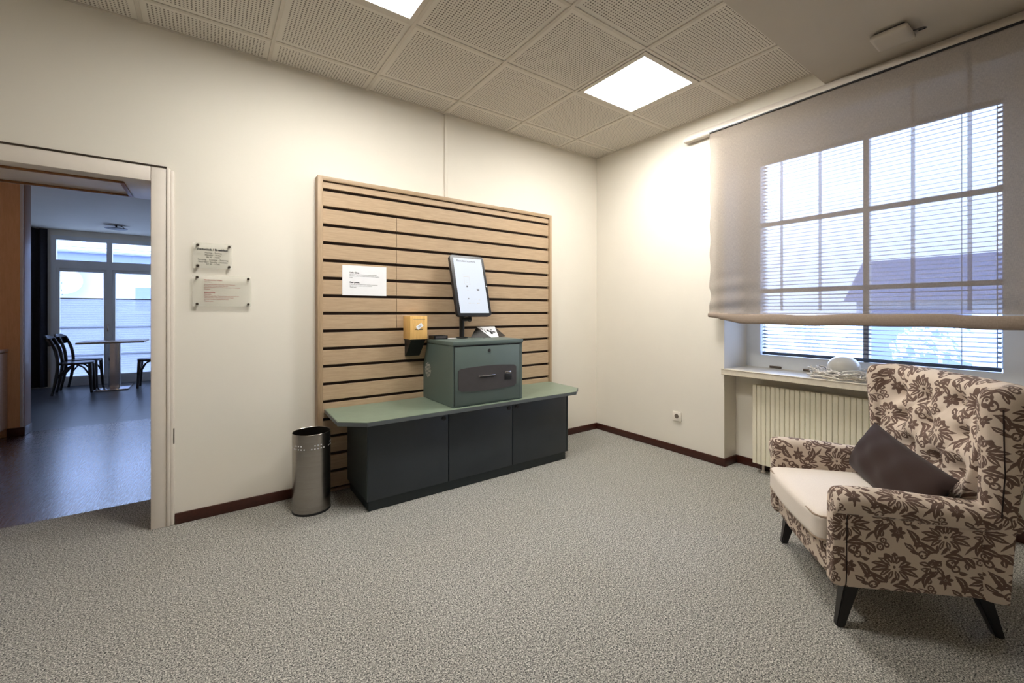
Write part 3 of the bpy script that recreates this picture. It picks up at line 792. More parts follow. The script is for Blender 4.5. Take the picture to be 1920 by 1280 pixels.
# wooden slot box on its bracket
wb = thing('wooden_box', 'small bamboo slot box mounted on the slatted board', 'box', (-2.093, -.135, 1.031))
obj('box_body', bx((-2.161, -.2, 1.031), (-2.026, -.0668, 1.203), .002), M['bamboo'], wb)
obj('slot', bx((-2.125, -.2012, 1.103), (-2.062, -.1995, 1.1085)), M['black'], wb)
obj('groove', bx((-2.135, -.2010, 1.177), (-2.044, -.1995, 1.180)), M['slat_frame'], wb)
br = thing('shelf_bracket', 'black bracket and box shadow built as one wedge under the small bamboo box', 'bracket', (-2.09, -.1, .9))
bm = B(); box(bm, (-2.159, -.196, 1.024), (-2.028, -.0668, 1.0305)); obj('shelf_plate', bm, M['black_metal'], br)
bm = B(); prism(bm, [(-.19, 1.024), (-.0668, 1.024), (-.0668, .90), (-.08, .90)], 'x', -2.15, -2.037); obj('gusset_shadow', bm, M['black_metal'], br)  # solid black wedge, bracket plus the box's shadow on the slats
bm = B(); box(bm, (-.026, -.0008, -.015), (.026, .0008, .015)); 
bm.transform(Matrix.Translation((-2.088, -.2016, 1.127)) @ Matrix.Rotation(R(-36), 4, 'Y')); sl = obj('paper_slip', bm, M['paper']); tag(sl, 'small white ticket stuck slanting in the bamboo box slot', 'ticket')
bm = B()
for dz in (-.005, .0, .005): box(bm, (-.013, -.0012, dz-.001), (.013, -.0008, dz+.001))
bm.transform(Matrix.Translation((-2.088, -.2016, 1.127)) @ Matrix.Rotation(R(-36), 4, 'Y')); obj('print', bm, M['ink_grey'], sl)

# paper notice on the slats
pn = obj('paper_notice', bx((-2.601, -.0685, 1.350), (-2.291, -.067, 1.560)), M['paper']); tag(pn, 'white printed paper notice pinned on the slatted board', 'notice')
xd, zd = (1, 0, 0), (0, 0, 1)
bm = B()
for s, sz, z, bo in (('Liebe Gäste', .0135, 1.505, .0006), ('Dear guests,', .0135, 1.437, .0006), ('Thank you', .0105, 1.4045, 0)):
    bm = B(); text(bm, s, sz, (-2.552, -.069, z), xd, zd, bold=bo); obj('heading', bm, M['ink'], pn)
for s, z, w in (('Bitte benutzen Sie unseren Automaten zum Einchecken und Bezahlen', 1.4935, .19), ('Ihr Zimmerschlüssel wird danach direkt am Gerät ausgegeben', 1.4835, .208), ('Danke', 1.4725, .02), ('Please use our terminal for your check-in and payment', 1.4245, .196), ('the room key is handed out at the machine', 1.4145, .155)):
    bm = B(); text(bm, s, .0085, (-2.552, -.069, z), xd, zd, width=w); obj('text_line', bm, M['ink_grey'], pn)

# acrylic wall signs
def sign(label, x0, x1, z0, z1, lines):
    t = thing('acrylic_sign', label, 'sign', ((x0+x1)/2, -.01, z0), 0)
    obj('plate', bx((x0, -.024, z0), (x1, -.019, z1), .001, 1), M['acrylic'], t)
    for x in (x0+.022, x1-.016):
        for z in (z0+.014, z1-.014):
            bm = B(); tube(bm, [(x, 0, z), (x, -.0188, z)], .006, 14); tube(bm, [(x, -.0242, z), (x, -.029, z)], .0075, 18); obj('standoff', bm, M['steel_dark'], t)
    for mat, rows in lines:
        for s, z, sz, al, xx, w, bo in rows:
            bm = B(); text(bm, s, sz, (xx, -.0248, z), xd, zd, al, bold=bo, width=w); obj('text_line', bm, M[mat], t)
cxs = -3.333
sign('upper clear acrylic sign with black breakfast hours', -3.43, -3.237, 1.492, 1.643, [('ink', [
    ('Frühstück / Breakfast', 1.600, .0175, 'CENTER', cxs-.002, .150, .0007), ('Montag - Freitag', 1.582, .0125, 'CENTER', cxs, None, 0), ('Monday - Friday', 1.569, .0125, 'CENTER', cxs, None, 0), ('06:30 - 10:00', 1.556, .0125, 'CENTER', cxs, None, 0),
    ('Samstag - Sonntag - Feiertag', 1.5405, .0125, 'CENTER', cxs, .150, 0), ('Saturday / Sunday / Holiday', 1.5275, .0125, 'CENTER', cxs, .146, 0), ('07:30 - 11:00', 1.5145, .0125, 'CENTER', cxs, None, 0)])])
lx = -3.378
sign('wider lower clear acrylic sign with dark red text', -3.433, -3.137, 1.266, 1.452, [('ink_red', [
    ('Videoüberwachter Parkplatz', 1.4205, .0105, 'LEFT', lx, .09, .0003), ('Liebe Gäste,', 1.4095, .0105, 'LEFT', lx, .036, 0),
    ('Bitte achten Sie darauf, dass nach 22 Uhr Nachtruhe', 1.395, .0095, 'LEFT', lx, .155, 0), ('Der Eingang ist dann geschlossen. Bitte den', 1.386, .0095, 'LEFT', lx, .118, 0), ('Schlüssel mitnehmen und die Türe leise hinter sich schließen', 1.377, .0095, 'LEFT', lx, .182, 0), ('Danke!', 1.366, .0105, 'LEFT', lx, None, 0),
    ('Monitored parking', 1.3465, .0105, 'LEFT', lx, .054, .0003), ('Dear guests,', 1.3355, .0105, 'LEFT', lx, .036, 0), ('Please be quiet after 10 pm and take your keys with you', 1.3245, .0095, 'LEFT', lx, .175, 0), ('The entrance is then locked. Do not forget', 1.315, .0095, 'LEFT', lx, .148, 0), ('to close the door quietly behind you', 1.3055, .0095, 'LEFT', lx, .122, 0), ('Thank you', 1.2935, .0105, 'LEFT', lx, None, 0)])])

# waste bin
bn = thing('waste_bin', 'brushed steel waste bin with a row of punched holes beside the cabinet', 'bin', (-2.83, -.25, 0))
br_ = .11; bz = .488
bm = B(); lathe(bm, [(br_-.002, .012), (br_, .014), (br_, bz-.002), (br_-.0015, bz), (br_-.003, bz-.002), (br_-.003, .018), (0, .018)], (-2.83, -.25, 0), 64); obj('shell', bm, M['steel'], bn)
bm = B(); lathe(bm, [(0, 0), (br_+.001, 0), (br_+.001, .013), (br_-.004, .0135), (0, .0135)], (-2.83, -.25, 0), 48); obj('base_ring', bm, M['black'], bn)
for grp in range(6):
    bm = B()
    for j in range(5):
        for k in range(2):
            if j in (0, 4) and k == 1: continue
            a = R(grp*60+j*9.5-100); c = V((-2.83, -.25, .402+.020*k)); d = V((math.cos(a), math.sin(a), 0))
            tube(bm, [c+d*(br_-.001), c+d*(br_+.0008)], .0042, 8)
    obj('punched_holes', bm, M['paper'], bn)

# ------------------------------------------------------------------ armchair (built in its own frame, X = width, Y = backwards)
AO = V((-1.0965, -2.343, 0)); AR = R(-139.5)
ac = thing('armchair', 'wing armchair in beige and brown floral damask under the window', 'armchair', AO, AR)
MA = Matrix.Translation(AO) @ Matrix.Rotation(AR, 4, 'Z')
DM = M['damask']
bm = rbox((-.30, -.032, .165), (.30, .52, .305), .03, 10, fn=lambda p, u, w: V((p.x, p.y-.012*(1-u*u)*(1 if w < 0 else 0), p.z))); uv_box(bm); obj('seat_frame', bm, DM, ac, 60, True)
def arm(s):
    NP = 56; ys_ = []
    for yv, sc in ((-.047, .55), (-.0455, .74), (-.040, .88), (-.030, .96), (-.012, 1.0)): ys_.append((yv, sc))
    yv = .02
    while yv < .56: ys_.append((yv, 1.0)); yv += .03
    def prof(yv):
        t = max(0, (yv+.04)/.62); xo = .348-.055*t
        zt = .556+.006*math.sin(min(1, t*2)*math.pi)-.028*t
        flare = .010+.028*t
        pts = [(xo-.062, .168), (xo-.062, .30), (xo-.062+.004, .42), (xo-.062+flare*.5, zt-.055), (xo-.050+flare*.5, zt-.018), (xo-.022+flare*.6, zt), (xo+.008+flare*.8, zt-.006), (xo+.032+flare, zt-.03), (xo+.034+flare, zt-.058), (xo+.018+flare, zt-.088), (xo+.002+flare*.8, zt-.101), (xo+flare*.7, zt-.115), (xo+flare*.5, .36), (xo+.004, .24), (xo, .185), (xo-.012, .166), (xo-.05, .165)]
        return catmull(pts+[pts[0]], NP+1)[:NP]
    bm = B(); rows = []; uvs = []
    for yv, sc in ys_:
        p = prof(max(yv, -.012)); c = V((sum(q.x for q in p)/NP, 0, 0)); 
        row = []; uvr = []; acc = 0
        for i, q in enumerate(p):
            if i: acc += (q-p[i-1]).length
            cxm = c.x; czm = min(max(q.y, .235), .48)
            x = cxm+(q.x-cxm)*sc; z = czm+(q.y-czm)*sc
            row.append(bm.verts.new((s*x, yv, z))); uvr.append((yv*1.0+(.0 if s > 0 else .09), .9-acc))
        rows.append(row); uvs.append(uvr)
    uv = bm.loops.layers.uv.new('UVMap')
    for j in range(len(rows)-1):
        for i in range(NP):
            i2 = (i+1) % NP
            f = bm.faces.new((rows[j][i], rows[j][i2], rows[j+1][i2], rows[j+1][i]))
            per = (uvs[j][NP-1][1]-.012)
            for l, (jj, ii) in zip(f.loops, ((j, i), (j, i2), (j+1, i2), (j+1, i))):
                u, v = uvs[jj][ii]
                if i2 == 0 and ii == 0: v = per
                l[uv].uv = (u*s if s < 0 else u, v)
    f = bm.faces.new(rows[0])
    for l in f.loops: l[uv].uv = (l.vert.co.x, l.vert.co.z)
    bm.faces.new(rows[-1])
    # front facing: use x/z mapping
    for f in bm.faces:
        if abs(f.calc_center_median().y+.03) < .02:
            f.normal_update()
            if abs(f.normal.y) > .55:
                for l in f.loops: l[uv].uv = (l.vert.co.x+.1, l.vert.co.z+.05)
    obj('armrest', bm, DM, ac, 70, True)
    p = prof(.0); idx = range(NP)
    bm = B(); seam = [V((s*(q.x+.0005), .002+.004*k, q.y)) for k, q in enumerate(p) if q.y < .452 and q.x > p[0].x+.045]
    seam = [V((q.x, .0, q.z)) for q in seam]
    tube(bm, seam, .0022, 6); 
    obj('seam', bm, M['pillow'], ac, 60, True)
arm(1); arm(-1)
def backrest():
    NS = 110; zt = .968
    def inner(z):
        y0 = .452+(z-.6)*.15; yw = .428-.05*(z-.62)
        k = .80+.20*min(1, max(0, (z-.165)/.5)); k += .03*max(0, z-.7)/.25
        h = [(.345, yw-.004), (.322, yw+.003), (.304, yw+.022), (.285, y0-.028), (.25, y0-.006), (.18, y0), (.09, y0+.002), (0, y0)]
        pts = [(-x*k, y) for x, y in h] + [(x*k, y) for x, y in h[-2::-1]]
        return catmull(pts, NS)
    def outer(z):
        y0 = .452+(z-.6)*.15; yw = .428-.05*(z-.62)
        k = .80+.20*min(1, max(0, (z-.165)/.5)); k += .03*max(0, z-.7)/.25
        h = [(.345, yw-.004), (.372, yw+.004), (.392, yw+.03), (.396, yw+.075), (.372, y0+.075), (.32, y0+.118), (.2, y0+.132), (.1, y0+.135), (0, y0+.136)]
        pts = [(-x*k, y) for x, y in h] + [(x*k, y) for x, y in h[-2::-1]]
        return catmull(pts, NS)
    btn = [(-.075, .848), (.112, .862), (-.235, .835), (.25, .86), (-.025, .742), (.175, .745), (-.19, .73), (-.11, .622), (.055, .608), (.19, .612)]
    segs = [(0, 4), (1, 4), (1, 5), (4, 7), (4, 8), (5, 8), (5, 9), (0, 6), (6, 7), (2, 6), (3, 5)]
    def dent(x, z):
        d = 0
        for bx_, bz_ in btn: d = max(d, .036*math.exp(-((x-bx_)**2+(z-bz_)**2)/(2*.021**2))+.022*math.exp(-((x-bx_)**2+(z-bz_)**2)/(2*.05**2)))
        for a, b in segs:
            p, q = V(btn[a]), V(btn[b]); r = V((x, z)); t = max(0, min(1, (r-p).dot(q-p)/(q-p).length_squared)); dd = (r-(p+(q-p)*t)).length
            d = max(d, .017*math.exp(-(dd/.013)**2))
        return d
    rows = []
    zs = [.168+.0115*k for k in range(int((zt-.05-.168)/.0115))]
    levels = [(z, 0) for z in zs]; zl = zs[-1]
    for k in range(1, 9): levels.append((zl, k/8*math.pi/2))
    bm = B(); uv = bm.loops.layers.uv.new('UVMap'); UV = []
    ref = inner(.75); su = [0]
    for i in range(1, NS): su.append(su[-1]+(ref[i]-ref[i-1]).length)
    ref2 = outer(.75); so_ = [0]
    for i in range(1, NS): so_.append(so_[-1]+(ref2[i]-ref2[i-1]).length)
    rt = zt-zl
    for z, a in levels:
        I = inner(z); O = outer(z); row = []; uvr = []
        for i in range(NS):
            fade = max(0, min(1, (.285-abs(I[i].x))/.05))*math.cos(a)
            I[i].y += dent(I[i].x, z+rt*math.sin(a))*fade - .022*fade*math.sin(min(1, max(0, (z-.45)/.5))*math.pi)
        loop = [(I[i], (I[i]+O[i])/2, i, 0) for i in range(NS)] + [(O[i], (I[i]+O[i])/2, i, 1) for i in range(NS-2, 0, -1)]
        for p, sp, i, w in loop:
            sdist = min(su[i], su[-1]-su[i])
            zdrop = .055*max(0, 1-sdist/.085)**2*max(0, (z-.80)/.12)
            q = sp+(p-sp)*math.cos(a)
            row.append(bm.verts.new((q.x, q.y, z+rt*math.sin(a)-zdrop)))
            if w == 0: uvr.append((su[i], z+rt*a*.7))
            else: uvr.append((su[-1]+.02+so_[-1]-so_[i], z+rt*a*.7))
        rows.append(row); UV.append(uvr)
    n = len(rows[0])
    for j in range(len(rows)-1):
        for i in range(n):
            i2 = (i+1) % n
            f = bm.faces.new((rows[j][i], rows[j][i2], rows[j+1][i2], rows[j+1][i]))
            for l, (jj, ii) in zip(f.loops, ((j, i), (j, i2), (j+1, i2), (j+1, i))):
                u, v = UV[jj][ii]
                if i2 == 0 and ii == 0: u = UV[jj][n-1][0]+.01
                l[uv].uv = (u+.06, v+.02)
    top = rows[-1]
    for i in range(NS-1):
        a_, b_ = top[i], top[i+1]; c_ = top[(2*NS-2-(i+1)) % n] if i+1 < NS-1 else None; d_ = top[(2*NS-2-i) % n] if i > 0 else None
        vsf = [v for v in (a_, b_, c_, d_) if v is not None]
        if len(set(vsf)) >= 3:
            try: bm.faces.new(vsf)
            except ValueError: pass
    bm.faces.new(rows[0][::-1])
    bmesh.ops.remove_doubles(bm, verts=bm.verts[:], dist=1e-5)
    obj('backrest', bm, DM, ac, 80, True)
    for bx_, bz_ in btn:
        y0 = .452+(bz_-.6)*.15+.032
        bm = B(); lathe(bm, [(0, .006), (.007, .005), (.011, 0), (.008, -.004), (0, -.005)], (0, 0, 0), 14)
        bm.transform(Matrix.Translation((bx_, y0, bz_)) @ Matrix.Rotation(R(90), 4, 'X')); uv_box(bm)
        obj('button', bm, DM, ac, 60, True)
    for s in (1, -1):
        bm = B(); pts = []
        for k in range(24):
            z = .49+.40*k/23; O = outer(z); yt = .462-.05*(z-.62); i = min(range(NS//2+5, NS), key=lambda q: abs(O[q].y-yt))
            pts.append(V((s*(O[i].x+.0005), O[i].y, z)))
        tube(bm, pts, .0022, 6); obj('wing_seam', bm, M['pillow'], ac, 60, True)
backrest()
CW = .282
def cush(p, u, w):
    if w < 0: p.y -= .018*(1-u*u)*min(1, -w*1.6)
    return p
bm = rbox((-CW, -.072, .300), (CW, .455, .418), .026, 22, .022, cush)
uv_box(bm); sc2 = obj('seat_cushion', bm, M['cushion'], ac, 70, True); sc2['label'] = 'plain cream linen seat cushion'
def loop_at(z, off):
    pts = []
    for x, y in rrect(-CW-off, CW+off, -.072-off, .455+off, .035, 6):
        u = x/CW; w = 2*(y-.19)/.53
        if w < 0: y -= .018*(1-min(1, u*u))*min(1, -w*1.6)
        pts.append((x, y, z))
    return pts
for z in (.404, .314):
    bm = B(); tube(bm, loop_at(z, -.0012), .0042, 6, closed=True); obj('piping', bm, M['piping'], sc2, 60, True)
for fx, fy, tx, ty in ((.313, -.010, .292, .035), (-.313, .008, -.292, .035), (.236, .548, .225, .49), (-.236, .548, -.225, .49)):
    bm = B(); vs = []
    for (x, y, z, r) in ((tx, ty, .172, .026), (fx, fy, 0, .0145)):
        vs.append([bm.verts.new((x+r*a, y+r*b, z)) for a, b in ((-1, -1), (1, -1), (1, 1), (-1, 1))])
    for i in range(4): bm.faces.new((vs[0][i], vs[0][(i+1) % 4], vs[1][(i+1) % 4], vs[1][i]))
    bm.faces.new(vs[0]); bm.faces.new(vs[1][::-1]); bmesh.ops.bevel(bm, geom=bm.edges[:], offset=.004, segments=2, affect='EDGES')
    obj('leg', bm, M['oak_leg'], ac, 30, True)
# pillow
bm = B()
def pil(sgn):
    def f(i, j):
        u = 2*i/36-1; v = 2*j/22-1
        e = max(0, (1-abs(u)**2.6))**.55*max(0, (1-abs(v)**2.6))**.55
        pin = 1-.07*(1-abs(u)**2)*(abs(v)**3) ; pin2 = 1-.05*(1-abs(v)**2)*(abs(u)**3)
        wr = .006*math.sin(9*u+3*v)*math.sin(5*v-2*u)*e
        return V((.314*u*pin2, sgn*(.062*e)+wr, .127*v*pin))
    return f
grid(bm, pil(1), 37, 23); grid(bm, pil(-1), 37, 23)
bmesh.ops.remove_doubles(bm, verts=bm.verts[:], dist=.0008)
bm.transform(MA @ Matrix.Translation((-.004, .337, .527)) @ Matrix.Rotation(R(-4), 4, 'Z') @ Matrix.Rotation(R(6), 4, 'Y') @ Matrix.Rotation(R(-27), 4, 'X'))
pw = obj('throw_pillow', bm, M['pillow'], None, 80); tag(pw, 'dark brown oblong pillow leaning in the floral armchair', 'pillow')

# ------------------------------------------------------------------ dining room
# sideboard
sb = thing('sideboard', 'light beech sideboard in the hall seen through the doorway', 'sideboard', (-5.25, 2.4, 0))
bm = B(); box(bm, (-5.6, 1.7, .09), (-4.972, 3.132, .845), .003); obj('carcass', bm, M['beech'], sb)
bm = B(); box(bm, (-5.62+.01, 1.69, .8455), (-4.95, 3.134, .872), .004); obj('top', bm, M['beech'], sb)
bm = B(); box(bm, (-5.58, 1.72, 0), (-5.01, 3.13, .09)); obj('plinth', bm, M['beech'], sb)
for a, b in ((1.715, 2.41), (2.415, 3.12)):
    d = obj('door', bx((-4.971, a, .1), (-4.953, b, .835), .002), M['beech'], sb)
# far glazed doors
FY0, FY1 = YD-.005, YD+.075
w2 = None
bm = B()
box(bm, (WL, FY0, 0), (WL+.06, FY1, 2.5)); box(bm, (WR-.06, FY0, 0), (WR, FY1, 2.5))
box(bm, (-4.775, FY0, 0), (-4.705, FY1, 2.5))
for a, b in ((WL+.06, -4.775), (-4.705, WR-.06)):
    for z0, z1 in ((0, .09), (1.965, 2.10), (2.43, 2.5)): box(bm, (a, FY0, z0), (b, FY1, z1))
w2 = struct('window_2', bm, M['window_white'])
for a, b in ((WL+.06, -4.775), (-4.705, WR-.06)):
    bm = B()
    box(bm, (a, FY0+.01, .09), (a+.04, FY1-.01, 1.965), .003); box(bm, (b-.04, FY0+.01, .09), (b, FY1-.01, 1.965), .003); box(bm, (a+.04, FY0+.01, 1.91), (b-.04, FY1-.01, 1.965), .003); box(bm, (a+.04, FY0+.01, .09), (b-.04, FY1-.01, .15), .003)
    sa = obj('sash', bm, M['window_white'], w2)
    obj('pane', bx((a+.04, YD+.035, .15), (b-.04, YD+.039, 1.91)), M['glass'], sa)
    for z in (.50, .97): obj('crossbar', bx((a+.04, YD+.028, z-.013), (b-.04, YD+.034, z+.013)), M['window_white'], sa)
    obj('pane', bx((a, YD+.035, 2.10), (b, YD+.039, 2.43)), M['glass'], w2)
bm = B(); box(bm, (-4.765, FY0-.03, 1.0), (-4.745, FY0, 1.02)); box(bm, (-4.765, FY0-.035, .9), (-4.745, FY0-.022, 1.02), .004); obj('handle', bm, M['chrome'], w2)
bm = B()  # unseen glazed doors, added to bring more daylight into hall and dining room
for a, b in ((-3.95, -3.88), (-3.11, -3.04), (-2.27, -2.2)): box(bm, (a, FY0, 0), (b, FY1, 2.5))
for a, b in ((-3.88, -3.11), (-3.04, -2.27)):
    for z0, z1 in ((0, .15), (1.965, 2.10), (2.43, 2.5)): box(bm, (a, FY0, z0), (b, FY1, z1))
w3 = struct('added_window', bm, M['window_white'])
for a, b in ((-3.88, -3.11), (-3.04, -2.27)): obj('pane', bx((a, YD+.035, .15), (b, YD+.039, 2.43)), M['glass'], w3)
def pleated(a, b, label):
    t = thing('pleated_blind', label, 'blind', ((a+b)/2, YD+.02, .15), 0, 'pleated blinds on the glazed doors')
    bm = B(); n = 66
    def f(i, j): return (a+(b-a)*i, YD+.018+(.004 if j % 2 else -.004), .16+(1.455-.16)*j/n)
    grid(bm, f, 2, n+1); obj('pleats', bm, M['pleat'], t, None)
    obj('top_rail', bx((a, YD+.008, 1.455), (b, YD+.028, 1.473), .003), M['steel_dark'], t)
    obj('bottom_rail', bx((a, YD+.008, .145), (b, YD+.028, .16), .003), M['window_white'], t)
pleated(WL+.105, -4.82, 'white pleated blind on the left leaf of the far glazed doors')
pleated(-4.66, WR-.105, 'white pleated blind on the right leaf of the far glazed doors')
# curtain
bm = B()
def cur(i, j):
    u = i/80; return V((-6.0+.53*u, YD-.075+.028*math.sin(u*34)+.008*math.sin(u*71), .02+2.56*j/4))
grid(bm, cur, 81, 5); bmesh.ops.solidify(bm, geom=bm.faces[:], thickness=.004)
cu = obj('curtain', bm, M['curtain'], None, 60); tag(cu, 'dark floor length curtain beside the far glazed doors', 'curtain')
# table
TC = V((-4.585, 6.26, 0))
tb = thing('dining_table', 'pedestal dining table in front of the far glazed doors', 'table', TC)
bm = B(); box(bm, (TC.x-.40, TC.y-.34, .742), (TC.x+.40, TC.y+.34, .77), .006); obj('tabletop', bm, M['table_top'], tb)
bm = B(); prism(bm, rrect(TC.x-.075, TC.x+.075, TC.y-.04, TC.y+.04, .025), 'z', .018, .735); obj('column', bm, M['chrome'], tb)
bm = B(); box(bm, (TC.x-.2, TC.y-.32, 0), (TC.x+.2, TC.y+.32, .02), .004); obj('base_plate', bm, M['chrome'], tb)
obj('top_bracket', bx((TC.x-.15, TC.y-.15, .733), (TC.x+.15, TC.y+.15, .742)), M['steel_dark'], tb)
# bentwood chairs, facing +X locally
def cafe():
    t = thing('bentwood_chair', 'nearer black bentwood chair left of the dining table', 'chair', (-5.0, 6.1, 0), 0, 'black bentwood chairs at the dining table')
    K = M['cafe_black']; loc = t.location
    bm = B(); n = 36; pr = []
    for k in range(n):
        a = 2*math.pi*k/n; c_, s_ = math.cos(a), math.sin(a); e = 2.6
        pr.append((.205*math.copysign(abs(c_)**(2/e), c_), .2*math.copysign(abs(s_)**(2/e), s_)))
    prism(bm, [(x, y) for x, y in pr], 'z', .438, .468); bmesh.ops.bevel(bm, geom=[e for e in bm.edges if e.calc_face_angle(0) > 1], offset=.008, segments=3, affect='EDGES'); obj('seat', bm, K, t, 40, True)
    for s in (1, -1):
        bm = B(); tube(bm, catmull([(.165, s*.145, .44), (.172, s*.155, .25), (.185, s*.165, 0)], 8), [.024]*4+[.021, .019, .017, .016], 10); obj('leg', bm, K, t, 60, True)
        bm = B(); tube(bm, catmull([(-.235, s*.175, 0), (-.19, s*.168, .25), (-.175, s*.165, .46), (-.20, s*.16, .66), (-.265, s*.15, .84)], 16), [.016]*3+[.021]*10+[.019]*3, 10); obj('leg', bm, K, t, 60, True)
        bm = B(); tube(bm, catmull([(-.19, s*.166, .24), (-.09, s*.160, .385), (.0, s*.150, .435)], 10), .011, 7); obj('brace', bm, K, t, 60, True); bm = B(); tube(bm, catmull([(.172, s*.155, .24), (.10, s*.150, .385), (.02, s*.150, .435)], 10), .011, 7); obj('brace', bm, K, t, 60, True)
    bm = B()
    def bk(sg):
        def f(i, j):
            u = 2*i/16-1; v = j/6
            hh = .165*(1-.35*abs(u)**3)
            return V((-.238-.05*(1-u*u)-.045*v+sg*.012, .21*u, .72+(v*hh)+.02*(1-u*u)*(1 if v > .5 else -1)*0+.02*(u*u)))
        return f
    a_ = grid(bm, bk(1), 17, 7); b_ = grid(bm, bk(-1), 17, 7)
    rim = lambda g: g[0]+[r[-1] for r in g[1:]]+g[-1][-2::-1]+[r[0] for r in g[-2:0:-1]]
    ra_, rb_ = rim(a_), rim(b_)
    for i in range(len(ra_)): bm.faces.new((ra_[i], ra_[(i+1) % len(ra_)], rb_[(i+1) % len(rb_)], rb_[i]))
    obj('backrest', bm, K, t, 50, True)
    return t
c1 = cafe(); c1.location = (-5.0, 6.09, 0); c1.rotation_euler.z = R(3)
c2 = copy_tree(c1); c2.location = (-5.0, 6.63, 0); c2.rotation_euler.z = R(-4); c2['label'] = 'farther black bentwood chair left of the table, by the glazed doors'
c3 = copy_tree(c1); c3.location = (-4.09, 6.12, 0); c3.rotation_euler.z = R(180); c3['label'] = 'black bentwood chair right of the table, half hidden by the door frame'
# hall ceiling lamp above the doorway side
hl = thing('hall_lamp', 'round warm ceiling lamp in the hall behind the doorway', 'lamp', (-4.45, 1.9, 2.6))
bm = B(); lathe(bm, [(0, 0), (.17, 0), (.17, -.03), (.155, -.03), (.155, -.02), (0, -.02)], (-4.45, 1.9, 2.603), 32); obj('base', bm, M['white'], hl)
bm = B(); lathe(bm, [(.154, -.022), (.15, -.05), (.1, -.075), (0, -.085)], (-4.45, 1.9, 2.603), 32); obj('lamp_shade', bm, M['warm_lamp'], hl)
# ceiling lamp
cl = thing('pendant_lamp', 'flat dark ceiling lamp in the dining room', 'lamp', (-4.53, 5.95, 2.6))
bm = B(); lathe(bm, [(0, -.06), (.12, -.058), (.14, -.052), (.135, -.046), (0, -.05)], (-4.53, 5.95, 2.6), 32); obj('lamp_shade', bm, M['charcoal_paint'], cl)
bm = B(); tube(bm, [(-4.53, 5.95, 2.6), (-4.53, 5.95, 2.54)], .012, 10); obj('stem', bm, M['charcoal_paint'], cl); bm = B(); tube(bm, [(-4.42, 5.95, 2.55), (-4.47, 5.95, 2.598)], .005, 6); obj('wire', bm, M['charcoal_paint'], cl)

# ------------------------------------------------------------------ outside
bm = B(); box(bm, (-30, 7.1, -.3), (30, 40, -.12)); box(bm, (.5, -30, -.3), (30, 7.1, -.12)); struct('ground', bm, M['ground'])
nh = thing('neighbour_house', 'white neighbouring house seen through the far glazed doors', 'house', (-6, 13, -.12))
bm = B(); box(bm, (-14, 12.3, -.12), (2, 16, 2.55)); obj('wall', bm, M['render_white'], nh)
bm = B(); box(bm, (-14.2, 12.0, 2.5), (2.2, 12.35, 2.74), .01); obj('shaded_eave', bm, M['shaded_eave'], nh)  # shadow below the roof edge is painted in as a blue-grey band
bm = B(); prism(bm, [(11.9, 2.74), (14.2, 4.2), (16.4, 2.74)], 'x', -14.3, 2.3)
for zz in (2.80, 2.88): box(bm, (-14.3, 11.82-.0, zz-.012), (2.3, 11.95, zz+.012))
obj('roof', bm, M['render_white'], nh)
bm = B(); box(bm, (-5.02, 12.24, 1.2), (-4.1, 12.3, 1.98)); hw = obj('window', bm, M['window_white'], nh); obj('pane', bx((-4.95, 12.22, 1.27), (-4.17, 12.245, 1.91)), M['shaded_eave'], hw)
sd = thing('satellite_dish', 'round satellite dish on the white neighbouring house', 'dish', (-6.27, 12.0, 1.85))
bm = B(); b_ = B(); lathe(b_, [(0, 0), (.12, .012), (.25, .045), (.35, .09), (.355, .088), (.25, .035), (.12, 0), (0, -.012)], (0, 0, 0), 36)
b_.transform(Matrix.Translation((-6.3, 12.05, 2.0)) @ Matrix.Rotation(R(72), 4, 'X') @ Matrix.Rotation(R(12), 4, 'Y')); me = bpy.data.meshes.new('t'); b_.to_mesh(me); b_.free(); bm.from_mesh(me)
obj('reflector', bm, M['window_white'], sd, 60)
bm = B(); tube(bm, [(-6.3, 12.1, 1.98), (-6.3, 12.3, 1.78)], .03, 10); tube(bm, [(-6.3, 12.02, 1.68), (-6.28, 11.7, 1.93)], .012, 8); tube(bm, [(-6.28, 11.68, 1.93), (-6.28, 11.76, 1.95)], .035, 10); obj('arm', bm, M['shaded_eave'], sd)
gh = thing('garage', 'low house with a dark roof seen through the right window', 'house', (13, -1.5, -.12))
bm = B(); box(bm, (12, -9.0, -.12), (15, 1.1, 1.62)); obj('wall', bm, M['render_white'], gh)
bm = B(); prism(bm, [(11.8, 1.55), (13.5, 2.82), (15.2, 1.55)], 'y', -9.2, 1.35); obj('roof', bm, M['roof_grey'], gh)
obj('gate', bx((11.97, -1.2, -.1), (12.0, .9, 1.35)), M['shaded_eave'], gh)
def bush(cx_, cy_, w, h, lab, seed):
    rn = random.Random(seed); bm = B()
    for k in range(260):
        a = rn.uniform(0, 6.28); e = math.asin(rn.uniform(-.2, 1)); r = rn.uniform(.75, 1)
        c = V((cx_+w*r*math.cos(e)*math.cos(a), cy_+w*r*math.cos(e)*math.sin(a), h*.4+h*.58*r*math.sin(e)))
        s = rn.uniform(.06, .13); q = V((rn.uniform(-1, 1), rn.uniform(-1, 1), rn.uniform(-1, 1))).normalized(); p = q.orthogonal().normalized(); o2 = q.cross(p)
        bm.faces.new([bm.verts.new(c+p*s), bm.verts.new(c+o2*s*.5), bm.verts.new(c-p*s), bm.verts.new(c-o2*s*.5)])
    t = thing('bush', lab, 'bush', (cx_, cy_, -.12))
    obj('foliage', bm, M['leaf'], t, None)
    bm = B(); tube(bm, [(cx_, cy_, -.12), (cx_+.03, cy_, h*.3), (cx_, cy_+.03, h*.6)], [.04, .03, .015], 8); obj('stem', bm, M['ground'], t)
bush(8.6, 1.0, .7, 1.0, 'pale bush in the yard outside the right window, left one', 1)
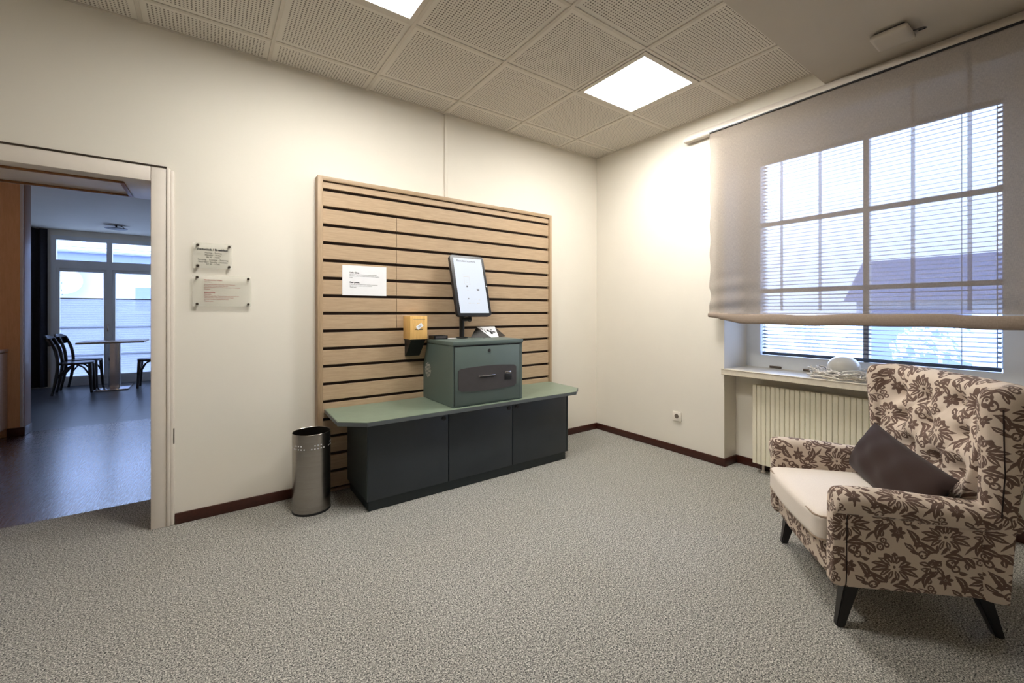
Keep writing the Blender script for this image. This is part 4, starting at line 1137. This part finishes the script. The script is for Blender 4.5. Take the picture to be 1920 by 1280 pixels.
bush(8.9, -1.15, .75, 1.05, 'pale bush in the yard outside the right window, right one', 2)

# ------------------------------------------------------------------ light, camera, world
wd = bpy.data.worlds.new('overcast_sky'); SC.world = wd; wd.use_nodes = True
nt = wd.node_tree; bg = nt.nodes['Background']
tc = nt.nodes.new('ShaderNodeTexCoord'); sx = nt.nodes.new('ShaderNodeSeparateXYZ'); cr = nt.nodes.new('ShaderNodeValToRGB')
nt.links.new(tc.outputs['Generated'], sx.inputs[0]); nt.links.new(sx.outputs[2], cr.inputs[0]); nt.links.new(cr.outputs[0], bg.inputs[0])
cr.color_ramp.elements[0].position = 0; cr.color_ramp.elements[0].color = (.225, .275, .39, 1)
cr.color_ramp.elements[1].position = .6; cr.color_ramp.elements[1].color = (.47, .63, 1, 1)
bg.inputs[1].default_value = 11
def portal(name, loc, rot, sx_, sy_):
    l = bpy.data.lights.new(name, 'AREA'); l.shape = 'RECTANGLE'; l.size = sx_; l.size_y = sy_; l.cycles.is_portal = True
    o = bpy.data.objects.new(name, l); o.location = loc; o.rotation_euler = rot; C.objects.link(o)
portal('daylight_right_window', (.52, -2.14, 1.68), (0, R(90), 0), 1.7, 1.45)
portal('daylight_far_doors', (-3.85, 7.12, 1.3), (R(-90), 0, 0), 3.3, 2.5)

cam = bpy.data.cameras.new('camera'); co_ = bpy.data.objects.new('camera', cam); C.objects.link(co_)
co_.location = (-3.363, -3.154, 1.230); co_.rotation_euler = (R(90), 0, R(-35.586))
cam.sensor_width = 36; cam.sensor_fit = 'HORIZONTAL'; cam.lens = 799/1920*36; cam.shift_y = -(640-585.44)/1920; cam.clip_start = .02; cam.clip_end = 200
SC.camera = co_
vs_ = SC.view_settings; vs_.view_transform = 'Standard'; vs_.look = 'None'; vs_.gamma = 1; vs_.exposure = .22; vs_.use_curve_mapping = False
SC.cycles.use_denoising = True; SC.cycles.max_bounces = 8; SC.cycles.diffuse_bounces = 5; SC.cycles.transparent_max_bounces = 16; SC.cycles.sample_clamp_indirect = 6
